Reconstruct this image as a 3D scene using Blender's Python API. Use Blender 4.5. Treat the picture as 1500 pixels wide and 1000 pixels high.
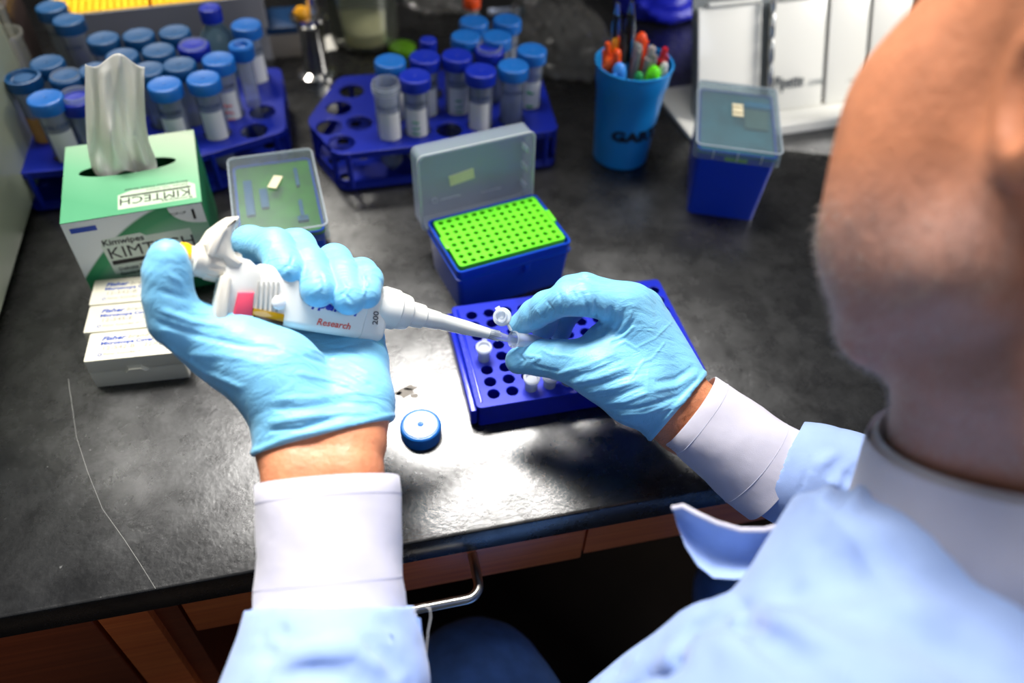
import bpy, bmesh, math, random
import numpy as np
from mathutils import Matrix, Vector
random.seed(7)
rng = np.random.default_rng(7)
C = bpy.context.scene.collection
for o in list(bpy.data.objects): bpy.data.objects.remove(o)
PI = math.pi

# ------------------------------------------------------------------ camera (28 mm lens, 0.56 m above the bench)
FPX = 1167.0
ZB = 0.9                                            # bench top height
_n = np.array([-60., 1086., FPX]); _n /= np.linalg.norm(_n)
_r = lambda p: np.array([p[0]-750., p[1]-500., FPX])
HC = float((_r((616, 620))/FPX*(FPX*0.0345/59.5)) @ _n + 0.014)
_tc = lambda p: _r(p)*HC/(_r(p) @ _n)
_X = _tc((1380, 655)) - _tc((0, 905)); _X /= np.linalg.norm(_X)
_Y = np.cross(-_n, _X)
RC = np.stack([_X, _Y, -_n])                        # camera axes (right, down, forward) -> world
CAM = np.array([0, 0, ZB+HC])
def W(px, py, h=0.):                                # a photo pixel -> the point at height h above the bench
    r = _r((px, py)); return RC @ (r*(HC-h)/(r @ _n)) + CAM
def P(px, py, d):                                   # a photo pixel at depth d
    return RC @ (_r((px, py))/FPX*d) + CAM
def onY(px, py, y):
    r = RC @ _r((px, py)); return CAM + r*((y-CAM[1])/r[1])
def PJ(w):
    c = (np.asarray(w)-CAM) @ RC
    return np.array([750+FPX*c[..., 0]/c[..., 2], 500+FPX*c[..., 1]/c[..., 2]]).T

cam = bpy.data.cameras.new('camera'); camo = bpy.data.objects.new('camera', cam); C.objects.link(camo)
cam.sensor_width = 36; cam.lens = FPX/1500*36; cam.clip_start = 0.01
camo.matrix_world = Matrix(((RC[0,0], -RC[0,1], -RC[0,2], CAM[0]), (RC[1,0], -RC[1,1], -RC[1,2], CAM[1]),
                            (RC[2,0], -RC[2,1], -RC[2,2], CAM[2]), (0, 0, 0, 1)))
cam.dof.use_dof = True; cam.dof.focus_distance = 0.60; cam.dof.aperture_fstop = 2.8
bpy.context.scene.camera = camo

# ------------------------------------------------------------------ light
vs = bpy.context.scene.view_settings
vs.view_transform = 'Standard'; vs.look = 'None'; vs.gamma = 1; vs.exposure = 0.0; vs.use_curve_mapping = False
wd = bpy.data.worlds.new('world'); bpy.context.scene.world = wd; wd.use_nodes = True
wd.node_tree.nodes['Background'].inputs[0].default_value = (0.72, 0.82, 1.0, 1)
wd.node_tree.nodes['Background'].inputs[1].default_value = 0.10
def area(name, loc, target, sx, sy, power, col):
    l = bpy.data.lights.new(name, 'AREA'); l.shape = 'RECTANGLE'; l.size = sx; l.size_y = sy; l.energy = power; l.color = col
    o = bpy.data.objects.new(name, l); C.objects.link(o); o.location = loc
    o.rotation_euler = (Vector(target)-Vector(loc)).to_track_quat('-Z', 'Y').to_euler()
    return o
lampo = area('bench_lamp', (-0.05, 0.90, 2.22), (-0.08, 0.25, 0.9), 0.94, 0.30, 7.8, (1.0, 0.97, 0.93)); lampo.data.spread = math.radians(58)
side_ = area('stand_fill_light', (1.55, 0.55, 1.75), (0.66, 0.86, 0.98), 0.5, 0.5, 2.0, (1.0, 0.97, 0.94)); side_.data.spread = math.radians(45)  # added fill with no known source, brightens the white stand
back_ = area('tray_fill_light', (-0.28, 1.30, 1.62), (-0.25, 1.12, 0.95), 0.30, 0.10, 1.6, (1.0, 0.96, 0.88)); back_.data.spread = math.radians(70)  # extra light put in to lift the yellow racks and grey tray
area('window_light', (1.0, -1.4, 2.5), (0.2, 0.3, 1.0), 1.3, 1.0, 12.5, (0.80, 0.88, 1.0))

# ------------------------------------------------------------------ materials
def lin(c):
    return tuple(((v/255)/12.92 if v/255 <= 0.04045 else ((v/255+0.055)/1.055)**2.4) for v in c)
MATS = {}
def mat(name, col, rough=0.5, metal=0.0, var=0.0, vscale=40., bump=0.0, bscale=200., spec=None, trans=0.0, ior=None,
        sss=0.0, coat=0.0, emit=0.0, stretch=None):
    if name in MATS: return MATS[name]
    m = bpy.data.materials.new(name); m.use_nodes = True; nt = m.node_tree; b = nt.nodes['Principled BSDF']
    c = lin(col)
    b.inputs['Base Color'].default_value = (*c, 1); b.inputs['Roughness'].default_value = rough
    b.inputs['Metallic'].default_value = metal
    if spec is not None: b.inputs['Specular IOR Level'].default_value = spec
    if trans: b.inputs['Transmission Weight'].default_value = trans
    if ior: b.inputs['IOR'].default_value = ior
    if sss:
        b.inputs['Subsurface Weight'].default_value = sss; b.inputs['Subsurface Scale'].default_value = 0.004
        b.inputs['Subsurface Radius'].default_value = (1.0, 0.45, 0.3) if sss < 0.3 else (1, 1, 1)
    if coat: b.inputs['Coat Weight'].default_value = coat
    if var or bump:
        tc = nt.nodes.new('ShaderNodeTexCoord'); mp = nt.nodes.new('ShaderNodeMapping'); nt.links.new(tc.outputs['Object'], mp.inputs[0])
        if stretch: mp.inputs['Scale'].default_value = stretch
    if var:
        n = nt.nodes.new('ShaderNodeTexNoise'); n.inputs['Scale'].default_value = vscale; n.inputs['Detail'].default_value = 6
        nt.links.new(mp.outputs[0], n.inputs['Vector'])
        r = nt.nodes.new('ShaderNodeValToRGB'); r.color_ramp.elements[0].position = .3; r.color_ramp.elements[1].position = .7
        r.color_ramp.elements[0].color = (*[max(0, v*(1-var)) for v in c], 1); r.color_ramp.elements[1].color = (*[min(1, v*(1+var)) for v in c], 1)
        nt.links.new(n.outputs['Fac'], r.inputs[0]); nt.links.new(r.outputs[0], b.inputs['Base Color'])
    if bump:
        n2 = nt.nodes.new('ShaderNodeTexNoise'); n2.inputs['Scale'].default_value = bscale; n2.inputs['Detail'].default_value = 4
        nt.links.new(mp.outputs[0], n2.inputs['Vector'])
        bp = nt.nodes.new('ShaderNodeBump'); bp.inputs['Strength'].default_value = 1; bp.inputs['Distance'].default_value = bump
        nt.links.new(n2.outputs['Fac'], bp.inputs['Height']); nt.links.new(bp.outputs[0], b.inputs['Normal'])
    MATS[name] = m; return m
def thin(name, col, opac=0.25, rough=0.15, gloss=0.5):
    """translucent moulded plastic: part see-through, part scattering, glossy skin"""
    if name in MATS: return MATS[name]
    m = bpy.data.materials.new(name); m.use_nodes = True; nt = m.node_tree; nt.nodes.clear()
    out = nt.nodes.new('ShaderNodeOutputMaterial'); c = (*lin(col), 1)
    tr = nt.nodes.new('ShaderNodeBsdfTransparent'); tr.inputs[0].default_value = (*[min(1, .55+.45*v) for v in c[:3]], 1)
    df = nt.nodes.new('ShaderNodeBsdfDiffuse'); df.inputs[0].default_value = c
    tl = nt.nodes.new('ShaderNodeBsdfTranslucent'); tl.inputs[0].default_value = c
    mx0 = nt.nodes.new('ShaderNodeMixShader'); mx0.inputs[0].default_value = .5; nt.links.new(df.outputs[0], mx0.inputs[1]); nt.links.new(tl.outputs[0], mx0.inputs[2])
    mx = nt.nodes.new('ShaderNodeMixShader'); mx.inputs[0].default_value = opac; nt.links.new(tr.outputs[0], mx.inputs[1]); nt.links.new(mx0.outputs[0], mx.inputs[2])
    gl = nt.nodes.new('ShaderNodeBsdfGlossy'); gl.inputs['Roughness'].default_value = rough
    fr = nt.nodes.new('ShaderNodeLayerWeight'); fr.inputs[0].default_value = .25
    ml = nt.nodes.new('ShaderNodeMath'); ml.operation = 'MULTIPLY'; ml.inputs[1].default_value = gloss; nt.links.new(fr.outputs['Fresnel'], ml.inputs[0])
    mg = nt.nodes.new('ShaderNodeMixShader'); nt.links.new(ml.outputs[0], mg.inputs[0]); nt.links.new(mx.outputs[0], mg.inputs[1]); nt.links.new(gl.outputs[0], mg.inputs[2])
    nt.links.new(mg.outputs[0], out.inputs[0]); MATS[name] = m; return m

def bench_material():
    m = mat('black_epoxy', (20, 20, 22), 0.3); nt = m.node_tree; b = nt.nodes['Principled BSDF']
    N = nt.nodes.new; L = nt.links.new
    tc = N('ShaderNodeTexCoord')
    def noise(s, d, rg=.5, dist=0):
        n = N('ShaderNodeTexNoise'); n.inputs['Scale'].default_value = s; n.inputs['Detail'].default_value = d
        n.inputs['Roughness'].default_value = rg; n.inputs['Distortion'].default_value = dist; L(tc.outputs['Object'], n.inputs['Vector']); return n
    def ramp(src, a, b_, ca, cb):
        r = N('ShaderNodeValToRGB'); r.color_ramp.elements[0].position = a; r.color_ramp.elements[1].position = b_
        r.color_ramp.elements[0].color = (*ca, 1); r.color_ramp.elements[1].color = (*cb, 1); L(src, r.inputs[0]); return r
    base = ramp(noise(9, 8, .65).outputs['Fac'], .35, .75, (.003, .003, .0034), (.009, .009, .009))
    spk = ramp(noise(170, 2, .5).outputs['Fac'], .74, .80, (0, 0, 0), (.10, .10, .095))
    smd = ramp(noise(40, 8, .75, .4).outputs['Fac'], .60, .74, (0, 0, 0), (.012, .012, .011))
    ad = N('ShaderNodeMixRGB'); ad.blend_type = 'ADD'; ad.inputs[0].default_value = 1; L(base.outputs[0], ad.inputs[1]); L(spk.outputs[0], ad.inputs[2])
    ad2 = N('ShaderNodeMixRGB'); ad2.blend_type = 'ADD'; ad2.inputs[0].default_value = 1; L(ad.outputs[0], ad2.inputs[1]); L(smd.outputs[0], ad2.inputs[2])
    L(ad2.outputs[0], b.inputs['Base Color'])
    rr = ramp(noise(18, 9, .74, .2).outputs['Fac'], .30, .72, (.23,)*3, (.33,)*3); L(rr.outputs[0], b.inputs['Roughness'])
    # wear blotches: duller, less reflective film
    sp = ramp(noise(30, 9, .72, .25).outputs['Fac'], .34, .60, (.50,)*3, (1.0,)*3); L(sp.outputs[0], b.inputs['Specular IOR Level']); b.inputs['IOR'].default_value = 1.56
    bp = N('ShaderNodeBump'); bp.inputs['Distance'].default_value = .00012; L(noise(260, 4).outputs['Fac'], bp.inputs['Height']); L(bp.outputs[0], b.inputs['Normal'])
    return m
def wood_material(name, a, b_):
    m = mat(name, a, 0.38); nt = m.node_tree; b = nt.nodes['Principled BSDF']; N = nt.nodes.new; L = nt.links.new
    tc = N('ShaderNodeTexCoord'); mp = N('ShaderNodeMapping'); mp.inputs['Scale'].default_value = (2, 30, 60); L(tc.outputs['Object'], mp.inputs[0])
    n = N('ShaderNodeTexNoise'); n.inputs['Scale'].default_value = 3; n.inputs['Detail'].default_value = 8; n.inputs['Distortion'].default_value = .6; L(mp.outputs[0], n.inputs[0])
    r = N('ShaderNodeValToRGB'); r.color_ramp.elements[0].position = .3; r.color_ramp.elements[1].position = .7
    r.color_ramp.elements[0].color = (*lin(a), 1); r.color_ramp.elements[1].color = (*lin(b_), 1); L(n.outputs['Fac'], r.inputs[0]); L(r.outputs[0], b.inputs['Base Color'])
    return m
def fabric_material(name, col, dark=0.12, bump=.0006, sheen=0.3):
    m = mat(name, col, 0.85, var=dark*.4, vscale=60); nt = m.node_tree; b = nt.nodes['Principled BSDF']; N = nt.nodes.new; L = nt.links.new
    b.inputs['Sheen Weight'].default_value = sheen; b.inputs['Specular IOR Level'].default_value = .15
    tc = N('ShaderNodeTexCoord')
    w1 = N('ShaderNodeTexNoise'); w1.inputs['Scale'].default_value = 2200; w1.inputs['Detail'].default_value = 1; L(tc.outputs['Object'], w1.inputs[0])
    w2 = N('ShaderNodeTexNoise'); w2.inputs['Scale'].default_value = 24; w2.inputs['Detail'].default_value = 3; L(tc.outputs['Object'], w2.inputs[0])
    b1 = N('ShaderNodeBump'); b1.inputs['Distance'].default_value = .00012; L(w1.outputs['Fac'], b1.inputs['Height'])
    b2 = N('ShaderNodeBump'); b2.inputs['Distance'].default_value = bump*3; L(w2.outputs['Fac'], b2.inputs['Height']); L(b1.outputs[0], b2.inputs['Normal']); L(b2.outputs[0], b.inputs['Normal'])
    return m

# ------------------------------------------------------------------ object helpers
ROOT = {}
def tag(o, label=None, cat=None, group=None, kind=None):
    if label: o['label'] = label
    if cat: o['category'] = cat
    if group: o['group'] = group
    if kind: o['kind'] = kind
    return o
def thing(name, label, cat, loc=(0, 0, 0), rotz=0., group=None, M=None):
    o = bpy.data.objects.new(name, None); C.objects.link(o); o.empty_display_size = .02
    m = M if M is not None else Matrix.Translation(Vector([float(v) for v in loc])) @ Matrix.Rotation(rotz, 4, 'Z')
    o.matrix_world = m; ROOT[o.name] = m.copy(); tag(o, label, cat, group); return o
def link(name, me, m, parent=None, loc=None, rot=None, label=None):
    o = bpy.data.objects.new(name, me); C.objects.link(o)
    if m is not None and len(me.materials) == 0: me.materials.append(m)
    if parent is not None: o.parent = parent
    if loc is not None: o.location = loc
    if rot is not None: o.rotation_euler = rot
    if label: o['label'] = label
    return o
class G:
    """collects vertices and faces of one mesh"""
    def __init__(s): s.v = []; s.f = []
    def add(s, V, F, M=None):
        o = len(s.v)
        for p in V:
            p = Vector([float(q) for q in p]);  s.v.append(M @ p if M is not None else p)
        s.f += [tuple(i+o for i in f) for f in F]; return s
    def loft(s, rings, cap0=True, cap1=True, M=None, closed=True):
        n = len(rings[0]); V = [p for r in rings for p in r]; F = []
        for i in range(len(rings)-1):
            for j in range(n if closed else n-1):
                k = (j+1) % n; F.append((i*n+j, i*n+k, (i+1)*n+k, (i+1)*n+j))
        if cap0: F.append(tuple(range(n))[::-1])
        if cap1: F.append(tuple((len(rings)-1)*n+j for j in range(n)))
        return s.add(V, F, M)
    def lathe(s, prof, n=32, M=None, cap0=True, cap1=True):
        return s.loft([[(r*math.cos(2*PI*j/n), r*math.sin(2*PI*j/n), z) for j in range(n)] for r, z in prof], cap0, cap1, M)
    def rbox(s, w, d, z0, z1, r=.004, bev=.0015, taper=0., M=None, n=4, cx=0, cy=0):
        """rounded box: taper = how much each side of the top stands out from the bottom"""
        R = []
        for z, ins, t in ((z0, bev, 0), (z0+bev*.3, bev*.3, 0), (z0+bev, 0, 0), (z1-bev, 0, 1), (z1-bev*.3, bev*.3, 1), (z1, bev, 1)):
            e = ins - taper*t; R.append(rrect(w-2*e, d-2*e, max(r-ins, .0004), z, n, cx, cy))
        return s.loft(R, True, True, M)
    def tray(s, w, d, z0, z1, t, r=.004, floor=None, taper=0., M=None, n=4, cx=0, cy=0):
        """open-top box with walls of thickness t"""
        floor = floor if floor is not None else t
        R = [rrect(w, d, r, z0, n, cx, cy), rrect(w+2*taper, d+2*taper, r, z1, n, cx, cy), rrect(w+2*taper-2*t, d+2*taper-2*t, max(r-t, .0004), z1, n, cx, cy),
             rrect(w-2*t, d-2*t, max(r-t, .0004), z0+floor, n, cx, cy)]
        return s.loft(R, True, True, M)
    def sweep(s, path, rad, n=12, M=None, cap=True):
        P_ = [Vector([float(q) for q in p]) for p in path]; R = []; up = None
        for i, p in enumerate(P_):
            t = (P_[min(i+1, len(P_)-1)]-P_[max(i-1, 0)]).normalized()
            if up is None: up = t.orthogonal().normalized()
            up = (up - t*up.dot(t)).normalized(); sd = t.cross(up)
            r = rad[i] if hasattr(rad, '__len__') else rad
            R.append([p+up*(r*math.cos(2*PI*j/n))+sd*(r*math.sin(2*PI*j/n)) for j in range(n)])
        return s.loft(R, cap, cap, M)
    def box(s, x0, x1, y0, y1, z0, z1, M=None):
        V = [(x, y, z) for z in (z0, z1) for x, y in ((x0, y0), (x1, y0), (x1, y1), (x0, y1))]
        return s.add(V, [(3, 2, 1, 0), (4, 5, 6, 7), (0, 1, 5, 4), (1, 2, 6, 5), (2, 3, 7, 6), (3, 0, 4, 7)], M)
    def mesh(s, name='m', m=None, smooth=True, angle=35):
        me = bpy.data.meshes.new(name); me.from_pydata([tuple(p) for p in s.v], [], s.f)
        bm = bmesh.new(); bm.from_mesh(me); bmesh.ops.recalc_face_normals(bm, faces=bm.faces)
        if smooth:
            for f in bm.faces: f.smooth = True
            for e in bm.edges:
                if len(e.link_faces) == 2 and e.calc_face_angle(0) > math.radians(angle): e.smooth = False
        bm.to_mesh(me); bm.free()
        if m is not None: me.materials.append(m)
        return me
    def obj(s, name, m, parent=None, smooth=True, label=None, loc=None, rot=None, angle=35):
        return link(name, s.mesh(name, m, smooth, angle), m, parent, loc, rot, label)
def rrect(w, d, r, z, n=4, cx=0, cy=0):
    r = min(r, w/2-1e-5, d/2-1e-5); out = []
    for k, (sx, sy) in enumerate(((1, 1), (-1, 1), (-1, -1), (1, -1))):
        for i in range(n+1):
            a = PI/2*(k+i/n); out.append((cx+sx*(w/2-r)+r*math.cos(a), cy+sy*(d/2-r)+r*math.sin(a), z))
    return out
def plate(outline, holes, z0, z1, bev=.0):
    """flat plate with through holes (filled 2D curve turned into a mesh)"""
    cu = bpy.data.curves.new('p', 'CURVE'); cu.dimensions = '2D'; cu.fill_mode = 'BOTH'; cu.extrude = (z1-z0)/2-bev; cu.bevel_depth = bev
    cu.bevel_resolution = 1
    def spl(pts):
        sp = cu.splines.new('POLY'); sp.points.add(len(pts)-1)
        for i, p in enumerate(pts): sp.points[i].co = (p[0], p[1], 0, 1)
        sp.use_cyclic_u = True
    spl(outline)
    for (x, y, r, n) in holes: spl([(x+r*math.cos(2*PI*i/n), y+r*math.sin(2*PI*i/n)) for i in range(n)])
    ob = bpy.data.objects.new('p', cu); me = bpy.data.meshes.new_from_object(ob); bpy.data.objects.remove(ob)
    for v in me.vertices: v.co.z += (z0+z1)/2
    me.materials.clear(); return me
def text_mesh(s, size, bold=0., shear=0., sx=1., align='LEFT', space=1.0, thick=.00008):
    cu = bpy.data.curves.new('t', 'FONT'); cu.body = s; cu.size = size; cu.shear = shear; cu.offset = bold; cu.align_x = align
    cu.space_character = space; cu.resolution_u = 2; cu.extrude = thick
    ob = bpy.data.objects.new('t', cu); me = bpy.data.meshes.new_from_object(ob); bpy.data.objects.remove(ob)
    for v in me.vertices: v.co.x *= sx
    me.materials.clear(); return me
def lettering(s, size, m, parent, M, label=None, name='lettering', bend=None, **kw):
    me = text_mesh(s, size, **kw); me.materials.append(m)
    if bend:                                       # wrap round a vertical cylinder of radius bend
        for v in me.vertices:
            a = v.co.x/bend; r = bend+v.co.z; v.co = Vector((r*math.sin(a), -r*math.cos(a), v.co.y))
    me.transform(M); return link(name, me, m, parent, None, None, label)

# ------------------------------------------------------------------ implicit surfaces for bodies, gloves and cloth
def caps(a, b, ra, rb):
    a = np.asarray(a, float); b = np.asarray(b, float); ba = b-a; L2 = float(ba @ ba)+1e-12
    def f(p):
        h = np.clip(((p-a) @ ba)/L2, 0, 1); q = p-a-h[:, None]*ba
        return np.sqrt((q*q).sum(1))-(ra+(rb-ra)*h)
    return f
def ell(c, ax, r):                                  # axes = rows of ax
    c = np.asarray(c, float); ax = np.asarray(ax, float); r = np.asarray(r, float)
    def f(p):
        q = (p-c) @ ax.T; k0 = np.sqrt(((q/r)**2).sum(1))+1e-9; k1 = np.sqrt(((q/r**2)**2).sum(1))+1e-9
        return k0*(k0-1)/k1
    return f
def smin(fs, k):
    def f(p):
        d = fs[0](p)
        for g in fs[1:]:
            e = g(p); h = np.clip(.5+.5*(e-d)/k, 0, 1); d = e+(d-e)*h-k*h*(1-h)
        return d
    return f
def cut(f, pt, nrm):                                # keep the side the normal points away from
    pt = np.asarray(pt, float); nrm = np.asarray(nrm, float)/np.linalg.norm(nrm)
    return lambda p: np.maximum(f(p), (p-pt) @ nrm)
def polydist(p, pts):
    d = np.full(len(p), 9.)
    for a, b in zip(pts[:-1], pts[1:]):
        ba = b-a; h = np.clip(((p-a) @ ba)/(ba @ ba+1e-12), 0, 1); q = p-a-h[:, None]*ba; d = np.minimum(d, np.sqrt((q*q).sum(1)))
    return d
def trace(f, px, py):                               # the surface point seen at a pixel
    o = CAM.copy(); r = RC @ _r((px, py)); r /= np.linalg.norm(r); t = .1
    for _ in range(90):
        d = float(f((o+r*t)[None])[0]); t += d*.8
        if abs(d) < 1e-4 or t > 3: break
    return o+r*t if t < 3 else None
def creased(f, lines):
    """lines: (pixel polyline, height, width): ridges (+) and furrows (-) lying on the surface"""
    out = []
    for pts, amp, wid in lines:
        dense = []
        for (a, b) in zip(pts[:-1], pts[1:]):
            for t in np.linspace(0, 1, 4)[:-1]: dense.append((a[0]+(b[0]-a[0])*t, a[1]+(b[1]-a[1])*t))
        dense.append(pts[-1]); q = [trace(f, *p) for p in dense]; q = [p for p in q if p is not None]
        if len(q) > 1:
            q = np.array(q); out.append((q, amp, wid, q.min(0)-4*wid, q.max(0)+4*wid, len(q)))
    def g(p):
        d = f(p)
        for q, amp, wid, lo, hi, n in out:
            m = ((p > lo) & (p < hi)).all(1)
            if m.any():
                pm = p[m]; e = polydist(pm, q); fade = 1.0
                l0 = np.sqrt(((pm-q[0])**2).sum(1)); l1 = np.sqrt(((pm-q[-1])**2).sum(1)); fade = np.clip(np.minimum(l0, l1)/(3.5*wid), 0, 1)
                d[m] -= amp*np.exp(-(e/wid)**2)*fade
        return d
    return g
def isosurface(f, lo, hi, h, f2=None, sub=True, it=3):
    """surface nets on a sparse grid, then one split and a projection onto the (finer) field f2"""
    lo = np.asarray(lo, float); hi = np.asarray(hi, float); B = 8
    nb = np.ceil((hi-lo)/(h*B)).astype(int); n = nb*B
    ii = np.stack(np.meshgrid(*[np.arange(k) for k in nb], indexing='ij'), -1).reshape(-1, 3)
    cc = lo+(ii+.5)*B*h; d = np.concatenate([f(cc[k:k+200000]) for k in range(0, len(cc), 200000)])
    act = ii[np.abs(d) < B*h*.95+h]
    F = np.full(tuple(n+1), 1., np.float32)
    dc = np.repeat(np.repeat(np.repeat(d.reshape(nb), B, 0), B, 1), B, 2); F[:-1, :-1, :-1] = np.where(dc > 0, 1., -1.)
    loc = np.stack(np.meshgrid(*[np.arange(B+1)]*3, indexing='ij'), -1).reshape(-1, 3)
    for k in range(0, len(act), 300):
        a = act[k:k+300]; g = (a[:, None, :]*B+loc[None]).reshape(-1, 3); v = f(lo+g*h)
        F[g[:, 0], g[:, 1], g[:, 2]] = v
    S = F < 0; cs = np.zeros(tuple(n), np.uint8)
    for dx in (0, 1):
        for dy in (0, 1):
            for dz in (0, 1): cs += S[dx:n[0]+dx, dy:n[1]+dy, dz:n[2]+dz]
    cell = np.argwhere((cs > 0) & (cs < 8)); idx = np.full(tuple(n), -1, np.int64); idx[tuple(cell.T)] = np.arange(len(cell))
    V = np.zeros((len(cell), 3)); cnt = np.zeros(len(cell)); cor = np.array([[x, y, z] for x in (0, 1) for y in (0, 1) for z in (0, 1)])
    for a in range(8):
        for b in range(a+1, 8):
            if np.abs(cor[a]-cor[b]).sum() != 1: continue
            fa = F[tuple((cell+cor[a]).T)]; fb = F[tuple((cell+cor[b]).T)]; m = (fa < 0) != (fb < 0)
            t = np.where(m, fa/np.where(m, fa-fb, 1), 0); V += np.where(m[:, None], cor[a]+(cor[b]-cor[a])*t[:, None], 0); cnt += m
    V = lo+(cell+V/np.maximum(cnt, 1)[:, None])*h
    Q = []
    for ax in range(3):
        o1, o2 = [(1, 2), (2, 0), (0, 1)][ax]; sl0 = [slice(1, n[i]) for i in range(3)]; sl0[ax] = slice(0, n[ax]); sl1 = list(sl0); sl1[ax] = slice(1, n[ax]+1)
        A = S[tuple(sl0)]; Bm = S[tuple(sl1)]; e = np.argwhere(A != Bm); off = np.array([s_.start for s_ in sl0]); e = e+off
        e1 = np.zeros(3, int); e1[o1] = 1; e2 = np.zeros(3, int); e2[o2] = 1
        q = np.stack([idx[tuple((e-x).T)] for x in (e1+e2, e2, 0*e1, e1)], 1); fl = S[tuple(e.T)]; q[~fl] = q[~fl][:, ::-1]; Q.append(q)
    Q = np.concatenate(Q); Q = Q[(Q >= 0).all(1)]
    if sub:
        E_ = np.sort(np.stack([Q, np.roll(Q, -1, 1)], -1).reshape(-1, 2), 1); u, inv = np.unique(E_, axis=0, return_inverse=True); inv = inv.reshape(-1, 4)
        nv = len(V); ne = len(u); V = np.concatenate([V, V[u].mean(1), V[Q].mean(1)]); fc = nv+ne+np.arange(len(Q)); em = inv+nv
        Q = np.concatenate([np.stack([Q[:, k], em[:, k], fc, em[:, k-1]], 1) for k in range(4)])
    ff = f2 or f
    for _ in range(it):
        out = []
        for k in range(0, len(V), 60000):
            v = V[k:k+60000]; e = .0004; d0 = ff(v); g = np.stack([ff(v+np.eye(3)[i]*e)-d0 for i in range(3)], 1)/e
            g2 = np.maximum((g*g).sum(1), .3); out.append(v-g*np.clip(d0/g2, -h, h)[:, None]*.9)
        V = np.concatenate(out)
    return V, Q
def npmesh(name, V, Q, m, parent=None, origin=None, label=None):
    if origin is not None: V = V-np.asarray(origin)
    me = bpy.data.meshes.new(name); me.vertices.add(len(V)); me.vertices.foreach_set('co', np.ascontiguousarray(V, dtype=np.float32).ravel())
    k = Q.shape[1]; me.loops.add(Q.size); me.loops.foreach_set('vertex_index', np.ascontiguousarray(Q, dtype=np.int32).ravel())
    me.polygons.add(len(Q)); me.polygons.foreach_set('loop_start', np.arange(0, Q.size, k, dtype=np.int32))
    me.polygons.foreach_set('use_smooth', np.ones(len(Q), bool)); me.update(calc_edges=True); me.validate()
    me.materials.append(m); return link(name, me, m, parent, None, None, label)

# ================================================================== THE SETTING
def struct(name, g, m):
    o = g.obj(name, m); o['kind'] = 'structure'; return o
struct('floor', G().box(-2.2, 2.4, -2.0, 1.62, -.05, 0), mat('dark_floor', (58, 46, 36), .55, var=.25, vscale=6))
struct('wall_back', G().box(-2.2, 2.4, 1.62, 1.72, 0, 2.8), mat('grey_wall', (112, 106, 100), .8, var=.05, vscale=3))
EDGE = 0.31
bench = thing('lab_bench', 'long lab bench with a scratched black top over cherry wood cabinets', 'bench', (0, EDGE, 0))
bo = Vector((0, EDGE, 0))
def bpart(name, g, m, **k):
    g.v = [Vector(v)-bo for v in g.v]; return g.obj(name, m, bench, **k)
top = G(); top.rbox(3.2, 1.25, .9-.031, .9, r=.006, bev=.0022, cx=.1, cy=EDGE+.625)
bpart('benchtop', top, bench_material())
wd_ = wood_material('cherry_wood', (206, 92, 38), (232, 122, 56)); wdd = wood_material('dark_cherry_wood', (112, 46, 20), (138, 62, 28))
YF = .332                                            # cabinet fronts stand back under the top
zt = .9-.031
# apron drawer over the knee space (right) and its neighbours
dr = bpart('drawer', G().rbox(.335, .02, .797, .866, r=.002, bev=.0015, cx=-.005+.0, cy=YF), wd_)
bpart('apron_rail', G().box(.166, .90, YF-.006, YF+.014, .797, .867), wd_)
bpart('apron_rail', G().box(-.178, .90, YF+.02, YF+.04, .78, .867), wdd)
# bent-wire pull of the drawer (a sub-part)
hx0, hx1, hz = -.075, .062, .842
hp = []
for x, s in ((hx1, 1), (hx0, -1)):
    seg = [Vector((x, YF-.008, hz)), Vector((x, YF-.034, hz-.001))]
    for a in range(0, 91, 15): seg.append(Vector((x-s*.012*(1-math.cos(math.radians(a))), YF-.036-.012*math.sin(math.radians(a)), hz-.001)))
    hp.append(seg)
path = hp[0]+hp[1][::-1]
h = G().sweep([p-bo for p in path], .0042, 12); ho = h.obj('handle', mat('brushed_steel', (190, 188, 182), .28, 1.0), dr)
# left cabinet: stile, door panel, side
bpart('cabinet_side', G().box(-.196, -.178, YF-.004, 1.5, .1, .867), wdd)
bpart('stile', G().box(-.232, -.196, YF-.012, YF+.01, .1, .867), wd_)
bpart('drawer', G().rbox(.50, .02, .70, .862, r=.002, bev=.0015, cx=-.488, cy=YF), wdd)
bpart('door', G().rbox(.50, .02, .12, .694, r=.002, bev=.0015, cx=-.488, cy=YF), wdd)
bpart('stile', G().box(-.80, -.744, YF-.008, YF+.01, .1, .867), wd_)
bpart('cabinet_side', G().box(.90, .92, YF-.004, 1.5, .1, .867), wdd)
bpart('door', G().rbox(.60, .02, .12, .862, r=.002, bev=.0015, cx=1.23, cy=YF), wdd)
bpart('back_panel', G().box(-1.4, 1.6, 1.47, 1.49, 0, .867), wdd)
bpart('plinth', G().box(-.79, -.18, .42, 1.4, 0, .1), mat('black_plinth', (16, 16, 16), .6))
bpart('plinth', G().box(.91, 1.5, .42, 1.4, 0, .1), mat('black_plinth', (16, 16, 16), .6))

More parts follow.
